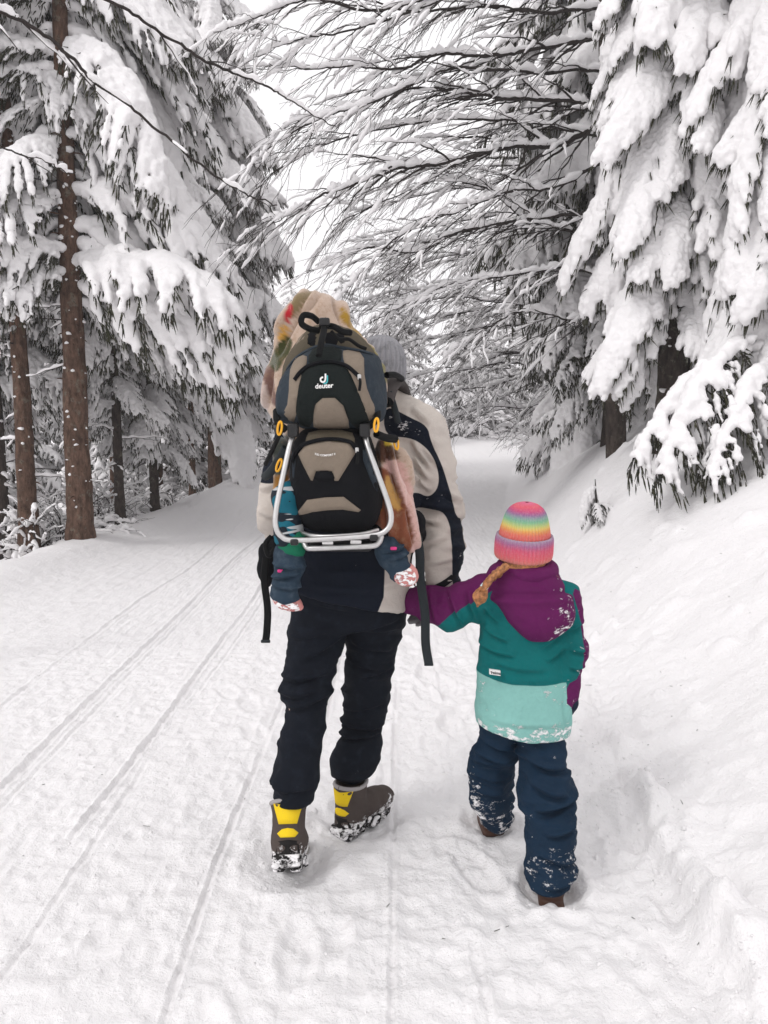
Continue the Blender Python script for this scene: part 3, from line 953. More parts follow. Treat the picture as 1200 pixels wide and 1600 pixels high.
# young spruce bent under a lump of snow on the bank
yt = thing("spruce_sapling", "tiny spruce sapling bent under a lump of snow on the right bank", "sapling", (2.02, 7.6, gz(2.02, 7.6)), None, False)
V, Q = tube([(0, 0, -.05), (.01, 0, .2), (-.01, 0, .42)], [.012, .009, .004], 6); mk("trunk", V, Q, M_TWIG, yt)
add_bough(yt, "heavy1", (0, 0, .34), 3.3, -.3, .22); add_bough(yt, "heavy2", (0, 0, .36), 2.2, -.5, .2)
for a in (0.1, 5.6, 4.6, 1.2): add_bough(yt, KL[int(a) % 2], (0, 0, .18), a, .1, .22)

# ------------------------------------------------------------------ bare broad-leaved trees
def bare_tree(label, base, trunk_pts, r, limbs, seed, **kw):
    T = thing("bare_tree", label, "tree", base, "leafless trees", world_children=True)
    C = curve(trunk_pts, 8)
    V, Q = tube(C, np.linspace(r, r * .35, len(C)), 10)
    mk("trunk", V, Q, M_BARKD, T)
    for i, (pl, r0) in enumerate(limbs):
        P = curve(pl, 14)
        P += np.cumsum(np.random.RandomState(seed + i).normal(0, .006, P.shape), 0)
        limb_parts(T, "limb", P, r0, .004, seed * 50 + i, **kw)
    return T
tb = W(965, 700, 9.6); tb[2] = gz(tb[0], tb[1])
tk = [tb - (0, 0, .4), W(960, 500, 9.6), W(952, 300, 9.6), W(945, 100, 9.6), W(935, -200, 9.6)]
def PL(pts, Y0, Y1):
    n = len(pts); return [W(x, y, Y0 + (Y1 - Y0) * i / (n - 1)) for i, (x, y) in enumerate(pts)]
LB = [(PL([(948, 190), (865, 226), (785, 230), (680, 255), (625, 267), (550, 295), (495, 312), (440, 340), (400, 356)], 9.6, 8.6), .034),
      (PL([(950, 170), (900, 156), (800, 150), (745, 145), (695, 135), (620, 142), (540, 168), (470, 180), (420, 200)], 9.6, 9.0), .03),
      (PL([(945, 60), (860, 75), (760, 88), (680, 90), (620, 110), (550, 105), (465, 105), (420, 95)], 9.6, 8.8), .028),
      (PL([(950, 330), (850, 345), (795, 350), (720, 362), (650, 395), (565, 387), (500, 420)], 9.6, 8.9), .022),
      (PL([(955, 380), (900, 366), (825, 350), (760, 305), (700, 290), (600, 320), (520, 360)], 9.6, 9.4), .018),
      (PL([(955, 440), (880, 420), (800, 436), (720, 440), (640, 470), (580, 500)], 9.6, 9.0), .016),
      (PL([(948, 250), (880, 285), (800, 290), (720, 320), (640, 350), (560, 420), (520, 470)], 9.6, 8.4), .02),
      (PL([(950, 480), (890, 500), (820, 490), (750, 520), (690, 560)], 9.6, 9.2), .014),
      (PL([(945, 10), (860, 20), (760, 10), (660, 30), (560, 10), (470, 30)], 9.6, 8.9), .024),
      (PL([(945, -20), (800, -30), (650, 20), (540, 50), (450, 62), (380, 92)], 9.6, 8.5), .02),
      (PL([(945, 110), (820, 110), (700, 104), (600, 150), (500, 190), (420, 240), (365, 290)], 9.6, 8.3), .022),
      (PL([(948, 215), (800, 192), (650, 205), (540, 225), (450, 262), (395, 305)], 9.6, 9.1), .018),
      (PL([(940, -60), (820, -50), (700, -20), (600, 5), (480, -10), (400, 10), (330, 40)], 9.6, 8.2), .028)]
bare_tree("leafless beech on the right whose long snowy limbs reach across the path", tb, tk, .13, LB, 3, side_len=1.3, spread=.5, droop=.28, every=3, thick=.05, cover=.66, updown=.28, maxl=2)
tb2 = W(905, 700, 16.0); tb2[2] = gz(tb2[0], tb2[1])
LB2 = []
_r2 = np.random.RandomState(91)
for k in range(15):
    yy = 250 + k * 27 + _r2.uniform(-10, 10); x0 = 905 - .0 * k; ex = _r2.uniform(520, 640) + max(0, k - 9) * 22
    n = 7; xs_ = np.linspace(x0, ex, n); dy = _r2.uniform(-10, 55) * np.linspace(0, 1, n) ** 1.3 - 30 * np.sin(np.linspace(0, np.pi, n)) * _r2.rand()
    LB2.append((PL([(xs_[i], yy + dy[i] + _r2.uniform(-6, 6)) for i in range(n)], 16.0, 16 - _r2.uniform(-2.5, 2.5)), .022))
bare_tree("second leafless tree farther back on the right, its fine branches white with snow", tb2, [tb2 - (0, 0, .4), W(905, 560, 16), W(900, 420, 16), W(896, 240, 16), W(890, 60, 16)], .11, LB2, 4, side_len=1.5, spread=.6, droop=.2, every=3, thick=.06, cover=.85, updown=.34, maxl=2)
lb = np.array((-3.1, 4.7, gz(-3.1, 4.7)))
LL = [(PL([(-140, -70), (-40, -5), (0, 20), (90, 60), (180, 132), (300, 232), (400, 292), (452, 318)], 4.7, 5.4), .017), (PL([(-140, -120), (60, -60), (200, 0), (300, 70), (400, 112), (460, 140), (525, 178)], 4.7, 6.2), .016),
      (PL([(-140, 180), (-30, 225), (60, 262), (110, 280)], 4.7, 5.4), .007)]
bare_tree("leafless sapling outside the left edge sending long thin branches across the top", lb, [lb - (0, 0, .3), lb + (-.02, 0, 1.5), lb + (.02, 0, 3.0), lb + (.03, 0, 4.6), lb + (0, 0, 6.0)], .07, LL, 8,
          side_len=.5, spread=.5, droop=.1, every=11, thick=.024, cover=.5, updown=.4, maxl=2)

# ------------------------------------------------------------------ shrubs and distant trees
SHRUB = []
for v in range(5):
    rs = np.random.RandomState(200 + v); wood, snow = [], []
    for k in range(9):
        a = rs.uniform(0, 6.28); el = rs.uniform(.5, 1.35); ln = rs.uniform(.8, 1.7); m = int(ln / .06); s = np.linspace(0, 1, m)
        d = np.array((math.cos(a) * math.cos(el), math.sin(a) * math.cos(el), math.sin(el)))
        P = np.array((rs.normal(0, .08), rs.normal(0, .08), -.08)) + d * (s * ln)[:, None] + np.cumsum(rs.normal(0, .01, (m, 3)), 0)
        P[:, 2] -= .45 * ln * s ** 2
        twig_tree(P, .012, .003, rs, 0, wood, snow, .6, .7, .3, 3, .045, .95, 4, .5, 1.0, 2)
    b = Bag(); [b.add(*x) for x in wood]; wm = data_mesh("twigs", np.concatenate(b.V), b.F, M_TWIG)
    b = Bag(); [b.add(*x) for x in snow]; sm = data_mesh("snow", np.concatenate(b.V), b.F, M_SNOW_LOAD)
    SHRUB.append((wm, sm))
REG = []
def shrub(x, y, sc, seed, group):
    rs = np.random.RandomState(seed)
    T = thing("snowy_shrub", None, "shrub", (x, y, gz(x, y)), group, False)
    T.rotation_euler = (0, 0, rs.uniform(0, 6.28)); T.scale = (sc, sc, sc * rs.uniform(.9, 1.3))
    REG.append((T, ("low" if sc < 1.15 else "tall") + " snow-bowed leafless shrub", x, y))
    wm, sm = SHRUB[seed % 5]
    for nm, me in (("twigs", wm), ("snow", sm)):
        c = link(nm, me, None); c.parent = T
        if nm == "snow": c["kind"] = "stuff"
rs = np.random.RandomState(77)
for i in range(34):
    y = rs.uniform(9.4, 14); x = left_edge(y) - rs.uniform(.45, 2.4)
    shrub(x, y, rs.uniform(.5, 1.0), i, "snowy undergrowth on the left")
for i in range(34):
    y = rs.uniform(10.5, 22); x = left_edge(y) - rs.uniform(.8, 4.2)
    shrub(x, y, rs.uniform(.8, 1.45), i + 2, "snowy undergrowth on the left")
for i in range(22):
    y = rs.uniform(16, 30); x = right_edge(y) + rs.uniform(.3, 3.0)
    shrub(x, y, rs.uniform(.9, 1.7), i + 3, "snowy undergrowth on the right")
for i in range(36):
    y = rs.uniform(22, 34); x = left_edge(y) - rs.uniform(.3, 4.5)
    shrub(x, y, rs.uniform(1.3, 2.8), i + 1, "snowy bushes at the bend")

FAR = []
for v in range(3):
    rs = np.random.RandomState(300 + v); H = 9.0
    tv, tf, at = trunk_mesh(H, .085, 310 + v, seg=8)
    NB, SB = [], []; nn = sn = 0; z = .7; az = 0
    NF, SF = [], []
    while z < H * .985:
        az += 2.4 + rs.uniform(-.4, .4); L = 1.7 * (1 - z / H) ** .75 * rs.uniform(.8, 1.15) + .26
        k = "far%d" % rs.randint(3); (w, n, s) = BOUGH[k][4]; sc = L / 1.6
        M = rotz(az) @ roty(-rs.uniform(-.1, .25)) * sc
        cx, cy, cr = at(z)
        NB.append(n[0] @ M.T + (cx, cy, z)); NF.append(n[1] + nn); nn += len(n[0])
        SB.append(s[0] @ M.T + (cx, cy, z)); SF.append(s[1] + sn); sn += len(s[0])
        z += .135 * rs.uniform(.6, 1.4) * (1 + .3 * (z < 5)) * (1 - .45 * z / H)
    FAR.append((data_mesh("trunk", tv, tf, M_BARKD), data_mesh("crown", np.concatenate(NB), np.concatenate(NF), M_NEEDLE, False), data_mesh("snow", np.concatenate(SB), np.concatenate(SF), M_SNOW_LOAD)))
def far_tree(x, y, sc, seed, group):
    rs = np.random.RandomState(seed)
    T = thing("distant_spruce", None, "tree", (x, y, gz(x, y)), group, False)
    T.rotation_euler = (0, 0, rs.uniform(0, 6.28)); T.scale = (sc * rs.uniform(.9, 1.15), sc * rs.uniform(.9, 1.15), sc)
    REG.append((T, ("young" if sc < .8 else "tall") + " snow-covered spruce", x, y))
    for nm, me in zip(("trunk", "crown", "snow"), FAR[seed % 3]):
        c = link(nm, me, None); c.parent = T
        if nm == "snow": c["kind"] = "stuff"
rs = np.random.RandomState(78)
for i in range(18):
    y = rs.uniform(17, 32); x = left_edge(y) - rs.uniform(1.2, 9)
    far_tree(x, y, rs.uniform(.42, .85), i, "spruces farther up on the left")
for i in range(16):
    y = rs.uniform(18, 34); x = right_edge(y) + rs.uniform(1.6, 7)
    far_tree(x, y, rs.uniform(.7, 1.2), i, "spruces farther up on the right")
for i in range(30):
    y = rs.uniform(27, 52); x = rs.uniform(-.20, .30) * y
    x = min(x, left_edge(y) - .8)
    far_tree(x, y, rs.uniform(.6, 1.05), i, "spruces beyond the bend")

for i, (px, yy) in enumerate(((20, 19), (55, 21), (75, 24), (105, 22), (150, 25), (35, 27), (210, 26), (250, 23))):
    far_tree((px - 600) / 1250 * yy, yy, rs.uniform(.5, .8), i + 1, "spruces farther up on the left")

# which one is which: by the landmark it stands behind and its order of distance there
ZONES = [(-1e9, "at the left photo edge"), (60, "behind the tall brown trunk"), (160, "between the tall trunk and the slim poles"), (290, "among the slim poles left of the carrier"),
         (420, "behind the carrier"), (560, "behind the adult's beanie"), (650, "above the path opening right of the beanie"), (760, "behind the dark boughs over the bank"), (900, "behind the snow mantle tree")]
ORD = "nearest,second,third,fourth,fifth,sixth,seventh,eighth,ninth,tenth,eleventh,twelfth,thirteenth,fourteenth,fifteenth,sixteenth,seventeenth,eighteenth,nineteenth,twentieth".split(",")
_by = {}
for T, kind, x, y in REG:
    px = 600 + 1250 * x / y
    zn = [n for lo, n in ZONES if px >= lo][-1]
    _by.setdefault((kind, zn), []).append((y, T))
for (kind, zn), L in _by.items():
    L.sort(key=lambda q: q[0])
    for i, (y, T) in enumerate(L):
        T["label"] = kind + " " + zn + ("" if len(L) == 1 else ", the " + (ORD[i] if i == 0 else ORD[min(i, 19)] + " nearest") + " there")

# needles and twig ends dropped on the snow
rs = np.random.RandomState(55); b = Bag()
for i in range(150):
    y = rs.uniform(2.0, 9); x = rs.uniform(-2.5, 1.2) if rs.rand() < .35 else right_edge(y) + rs.uniform(-.2, 2.0)
    z = gz(x, y) + .003; a = rs.uniform(0, 6.28); ln = rs.uniform(.006, .02) * (3 if rs.rand() < .1 else 1)
    d = np.array((math.cos(a), math.sin(a), rs.uniform(-.1, .3))) * ln
    V, Q = tube([np.array((x, y, z)), np.array((x, y, z)) + d], [.0014, .0009], 3); b.add(V, Q)
o = b.build("fallen_needles", M_NEEDLE); tag(o, "dark needles and twig ends dropped on the snow", "needles", None, "stuff")
# ------------------------------------------------------------------ cloth and gear materials
BEIGE = (.50, .455, .415); NAVY = (.007, .010, .018); 
M_JACKET = fabric("taslan_jacket", BEIGE, [("navy", NAVY)], dust="dust", var=.12, crinkle=.008, sheen=0)
M_JEANS = fabric("black_denim", (.0055, .0075, .0125), worn=(.4, (.020, .027, .040)), weave=900, var=.1, dust="dust", sheen=0)
M_GREYKNIT = fabric("grey_knit", (.23, .23, .245), weave=260, bumpd=.003, var=.3, rough=.95, sheen=.1, worn=(.7, (.07, .07, .078)))
M_GLOVE = fabric("grey_glove", (.17, .165, .17), var=.2)
M_SKIN = plain("skin", (.55, .36, .28), .5, var=.06)
M_EYE = plain("eye", (.05, .035, .03), .15)
M_HAIR = plain("auburn_hair", (.36, .150, .055), .45, var=.6, scale=90, bump=.003)
M_LEATHER = fabric("brown_boot_suede", (.066, .053, .048), weave=300, bumpd=.001, var=.35, dust="dust", sheen=0)
M_RUBBER = fabric("boot_rubber", (.012, .011, .011), weave=120, var=.1, dust="dust", sheen=0, rough=.6)
M_YELLOW = fabric("yellow_tab", (.80, .56, .02), weave=500, var=.06)
M_ORANGE = plain("yellow_plastic_clip", (.85, .42, .02), .4)
M_COLLAR = fabric("grey_boot_lining", (.33, .31, .31), weave=400)
M_TEALC = (.004, .118, .120); M_PURP = (.098, .010, .072); M_MINT = (.205, .430, .395)
M_KJACKET = fabric("kids_softshell", M_TEALC, [("purple", M_PURP), ("mint", M_MINT)], dust="dust", var=.24, crinkle=.008)
M_PURPLE = fabric("purple_softshell", M_PURP, dust="dust", var=.24, crinkle=.007)
M_SNOWPANTS = fabric("navy_snow_trousers", (.008, .022, .044), dust="dust", var=.3, sheen=0, crinkle=.008)
M_DARK = fabric("black_webbing", (.006, .0065, .007), weave=500, var=.2, sheen=.03)
M_WEB = fabric("grey_webbing", (.022, .027, .030), weave=500, var=.2, sheen=.05)
M_PLASTIC = plain("black_plastic", (.012, .012, .013), .35)
M_ALU = plain("brushed_aluminium", (.58, .575, .57), .42, 1.0, .5, var=.08, scale=40)
M_WHITE = plain("white_print", (.82, .81, .80), .7)
M_LOGOTEAL = plain("teal_print", (.06, .42, .45), .7)
M_LOGODARK = plain("black_print", (.02, .02, .02), .7)
P_TAUPE = fabric("taupe_nylon", (.205, .168, .132), weave=600, var=.2, crinkle=.009)
P_OLIVE = fabric("olive_nylon", (.090, .076, .055), weave=600, var=.2, crinkle=.009)
P_SLATE = fabric("slate_nylon", (.026, .035, .045), weave=600, var=.35, worn=(.3, (.10, .115, .13)), crinkle=.009)
P_BLACKD = fabric("black_nylon_snowy", (.0055, .006, .0075), weave=600, var=.3, crinkle=.005, dust="dust")
P_PAD = fabric("grey_brown_padding", (.055, .048, .047), weave=400, var=.2, crinkle=.003)
P_BLACK = fabric("black_nylon", (.0055, .006, .0075), weave=600, var=.3, crinkle=.003)
P_GREEN = fabric("charcoal_green_nylon", (.010, .0135, .013), weave=600, var=.25, crinkle=.009)

def dress(F, amp_fn=None, sm=1, lines=None, Y=2.8):
    """mesh a field and push it about with cloth folds"""
    V, Q = F.mesh(sm)
    if amp_fn is not None:
        N = normals(V, Q)
        V = V + N * amp_fn(V)[:, None]
        if lines: V = V + N * creases(V, N, lines, Y)[:, None]
        V = relax(V, Q, 1, .25)
    return V, Q

def panel_attr(V, polys):
    P = V[:, [0, 2]]
    d = np.full(len(V), 1.0)
    for p in polys: d = np.minimum(d, polysdf(P, p))
    return d

def body_mesh(name, parent, head, hr, neck, chest, pelvis, arms, legs, s, h=.014):
    """one continuous figure: head with a face, neck, trunk, arms and legs, worn under the clothes (s = body scale)"""
    pts = np.array([head, neck, chest, pelvis] + [p for a in arms for p in a] + [p for l in legs for p in l])
    F = Field(pts.min(0) - .2 * s - .05, pts.max(0) + .2 * s + .05, h)
    head = np.array(head)
    F.ell(head, (hr * .80, hr * .95, hr * 1.12), .02)
    F.ell(head + (0, .35 * hr, -.55 * hr), (hr * .55, hr * .55, hr * .55), .04)           # jaw
    F.cone(head + (0, .92 * hr, .12 * hr), head + (0, 1.14 * hr, -.22 * hr), hr * .09, hr * .16, .02)   # nose
    for q in (-1, 1):
        F.ell(head + (q * .36 * hr, .93 * hr, .1 * hr), (hr * .17, hr * .12, hr * .12), .01, sub=True)  # eye sockets
        F.ell(head + (q * .82 * hr, 0, -.05 * hr), (hr * .10, hr * .18, hr * .28), .01)                 # ears
    F.ell(head + (0, .96 * hr, -.55 * hr), (hr * .28, hr * .08, hr * .06), .01, sub=True)               # mouth
    F.limb([head, neck, chest, pelvis], [hr * .5, hr * .52, .105 * s, .10 * s], .05)
    for q in (-1, 1):
        F.cone(np.array(chest) + (q * .07 * s, 0, .05 * s), np.array(pelvis) + (q * .05 * s, 0, 0), .085 * s, .09 * s, .05)
    for a in arms: F.limb([chest] + list(a), [.07 * s, .058 * s] + list(np.linspace(.045, .026, len(a) - 1) * s), .03)
    for l in legs: F.limb([pelvis] + list(l), [.09 * s, .078 * s] + list(np.linspace(.058, .034, len(l) - 1) * s), .04)
    V, Q = F.mesh(2)
    o = mk(name, V, Q, M_SKIN, parent)
    for q in (-1, 1):
        G = Field(head + (q * .36 * hr - .04, .6 * hr, -.04), head + (q * .36 * hr + .04, 1.2 * hr, .06), .004)
        G.ell(head + (q * .36 * hr, .86 * hr, .1 * hr), (hr * .14,) * 3, .001)
        V, Q = G.mesh(1); mk("eye", V, Q, M_EYE, parent)
    return o

def lathe(prof, seg, rib=None):
    """prof = [(r, z)]; rib(angle array, k) scales the radius"""
    a = np.linspace(0, 2 * np.pi, seg, endpoint=False)
    V = []
    for k, (r, z) in enumerate(prof):
        rr = r * (1 if rib is None else rib(a, k))
        V.append(np.stack([np.cos(a) * rr, np.sin(a) * rr, np.full(seg, z)], 1))
    V = np.concatenate(V)
    n = len(prof)
    i = np.arange(n - 1)[:, None] * seg; j = np.arange(seg)[None]
    Q = np.stack([i + j, i + (j + 1) % seg, i + seg + (j + 1) % seg, i + seg + j], -1).reshape(-1, 4)
    return V, Q

# ------------------------------------------------------------------ the adult
ADULT = thing("person", "adult in beige and navy jacket and black trousers carrying a toddler on the back", "person", (-.12, 2.82, gz(-.12, 2.82)))
sh_r, el_r, wr_r = W(652, 672, 3.00), W(688, 795, 2.95), W(691, 905, 2.88)
sh_l, el_l, wr_l = W(474, 672, 3.00), W(432, 800, 2.92), W(446, 846, 3.16)
hipL, kneeL, ankL = W(506, 925, 2.90), W(478, 1085, 2.80), W(461, 1235, 2.60)
hipR, kneeR, ankR = W(590, 925, 2.92), W(572, 1085, 2.98), W(548, 1205, 2.94)
head_a = W(594, 590, 3.16)
body_mesh("body", ADULT, head_a, .098, head_a + (-.01, -.04, -.14), np.array((-.075, 3.02, 1.40)), np.array((-.125, 2.90, .95)),
          [[sh_r, el_r, wr_r], [sh_l, el_l, wr_l]], [[hipL, kneeL, ankL], [hipR, kneeR, ankR]], 1.0)

# jacket
F = Field((-.46, 2.62, .86), (.40, 3.30, 1.70), .0075)
F.stack([(.915, -.135, 2.89, .225, .155), (1.0, -.13, 2.89, .225, .155), (1.15, -.12, 2.91, .225, .15), (1.3, -.095, 2.95, .235, .15),
         (1.42, -.08, 2.99, .22, .14), (1.50, -.07, 3.02, .16, .12), (1.56, -.055, 3.06, .10, .095), (1.62, -.04, 3.09, .085, .09)], 2.5, .03,
        lambda X, Y: -.045 * (X + .135) / .22)
F.limb([sh_r + (-.04, 0, .0), sh_r + (.005, 0, -.03), (sh_r + el_r) / 2, el_r, (el_r + wr_r) / 2, wr_r + (0, 0, -.022)], [.085, .092, .084, .070, .069, .055], .03)
F.limb([sh_l + (.04, 0, .0), sh_l + (0, 0, -.03), (sh_l + el_l) / 2, el_l, wr_l], [.085, .096, .088, .078, .06], .03)
F.cone(head_a + (-.03, -.06, -.16), head_a + (-.01, -.05, -.10), .088, .088, .02)
F.cone(W(612, 640, 3.05), sh_r + (.0, 0, .005), .085, .09, .04)
F.cone(W(525, 640, 3.05), sh_l + (.0, 0, .005), .085, .09, .04)
def jk(V):
    a = .018 * (ridge(V * np.array((7, 7, 14)) + 3, 2) - .55)
    arm = smooth(.12, .2, V[:, 0])
    a += arm * .032 * (ridge(V * np.array((8, 8, 21)) + np.array((0, 0, 4.2)), 2) - .55) * smooth(.92, 1.0, V[:, 2])
    a += .003 * (fbm(V * 40, 2) - .5)
    return a
JL = [(640, 690, 668, 735, .012, .016), (642, 715, 664, 752, .012, .018), (640, 742, 668, 770, .010, .014), (655, 700, 690, 740, .012, .010), (646, 792, 712, 800, .012, .016),
      (650, 812, 690, 822, .012, .012), (655, 850, 700, 840, .012, .012), (662, 880, 712, 872, .012, .012), (640, 640, 668, 668, .014, .010), (690, 770, 722, 790, .012, .012),
      (405, 770, 440, 762, .014, .010), (405, 800, 440, 812, .014, .012), (470, 905, 600, 915, .012, .006), (600, 880, 640, 868, .014, .010), (596, 905, 640, 900, .01, .006)]
V, Q = dress(F, jk, 2, JL, 2.9)
navy = [W2([(600, 630), (640, 652), (668, 665), (673, 690), (690, 725), (704, 770), (711, 806), (724, 812), (732, 935), (704, 935), (704, 830),
            (697, 805), (685, 795), (630, 792), (630, 768), (652, 768), (668, 777), (682, 765), (686, 745), (679, 718), (664, 697), (640, 683), (600, 683)], 2.9),
        W2([(400, 820), (604, 820), (597, 1000), (400, 1000)], 2.75), W2([(380, 630), (446, 630), (446, 748), (424, 756), (380, 752)], 2.9)]
navy = [smoothpoly(p, 2) for p in navy]
dst = .03 * np.ones(len(V)) + .10 * smooth(0, -.03, panel_attr(V, [navy[0]]))
mk("jacket", V, Q, M_JACKET, ADULT, attrs={"navy": panel_attr(V, navy), "dust": dst})
# stand-up collar edge and cuff strap
cf = wr_r + np.array((0, 0, -.012))
V, Q = tube([cf + (-.012, -.005, .022), cf + (.0, -.003, .001)], [.0655, .0635], 20)
mk("cuff_strap", V, Q, P_BLACK, ADULT)

# trousers
F = Field((-.52, 2.42, .12), (.16, 3.2, 1.0), .0075)
F.stack([(.80, -.125, 2.90, .19, .12), (.86, -.125, 2.90, .205, .135), (.96, -.13, 2.89, .20, .14)], 2.4, .05)
F.limb([hipL + (0, 0, -.02), W(495, 990, 2.86), kneeL, W(467, 1165, 2.70), W(463, 1202, 2.65), W(463, 1216, 2.625)], [.106, .096, .077, .071, .066, .066], .03)
F.limb([hipR + (0, 0, -.02), W(583, 990, 2.95), kneeR, W(566, 1145, 2.97), W(556, 1178, 2.955), W(549, 1198, 2.94)], [.106, .094, .074, .070, .068, .064], .03)
F.cone(W(440, 1218, 2.60), W(445, 1221, 2.58), .026, .036, .02)          # the turned-up hem sticking out
F.box(W(463, 1275, 2.57) + (0, 0, -.05), (.2, .2, .06), .001, .008, rot=rotx(R(-14)), sub=True)
def tr(V):
    z = V[:, 2]
    kn = np.exp(-((z - .52) / .13) ** 2) + 1.2 * np.exp(-((z - .24) / .09) ** 2) + .5 * np.exp(-((z - .75) / .12) ** 2) + .15
    warp = V * np.array((5, 4, 17)) + (fbm(V * 4, 2)[:, None] - .5) * 1.5
    return kn * .040 * (ridge(warp, 2) - .55) + .004 * (fbm(V * 35, 2) - .5)
TL = [(430, 1062, 520, 1050, .013, .016), (432, 1085, 500, 1072, .012, .016), (450, 1100, 520, 1082, .012, .012), (450, 1000, 530, 985, .014, .010), (470, 1030, 535, 1002, .014, .012),
      (425, 1205, 500, 1214, .012, .022), (422, 1228, 500, 1222, .010, .016), (430, 1185, 505, 1192, .012, .012), (545, 1015, 610, 1032, .013, .012), (535, 1045, 600, 1062, .012, .016), (560, 1072, 620, 1060, .012, .012),
      (515, 1152, 600, 1162, .012, .020), (515, 1176, 595, 1170, .011, .020), (530, 1130, 600, 1120, .012, .012), (545, 990, 625, 975, .014, .010), (480, 940, 560, 960, .016, .008), (560, 950, 630, 935, .014, .008)]
V, Q = dress(F, tr, 1, TL, 2.8)
mk("trousers", V, Q, M_JEANS, ADULT, attrs={"dust": -.02 + .07 * smooth(.5, .2, V[:, 2])})

# beanie
def rib30(a, k): return 1 + .034 * np.cos(a * 30)
prof = [(.010, .128), (.03, .125), (.055, .113), (.078, .090), (.092, .058), (.0985, .02), (.100, -.02), (.099, -.055), (.094, -.058), (.09, -.03)]
V, Q = lathe(prof[::-1], 340, rib30)
V = V @ roty(R(6)).T @ rotx(R(-10)).T + head_a + (.0, -.005, .035)
mk("beanie", V, Q, M_GREYKNIT, ADULT)

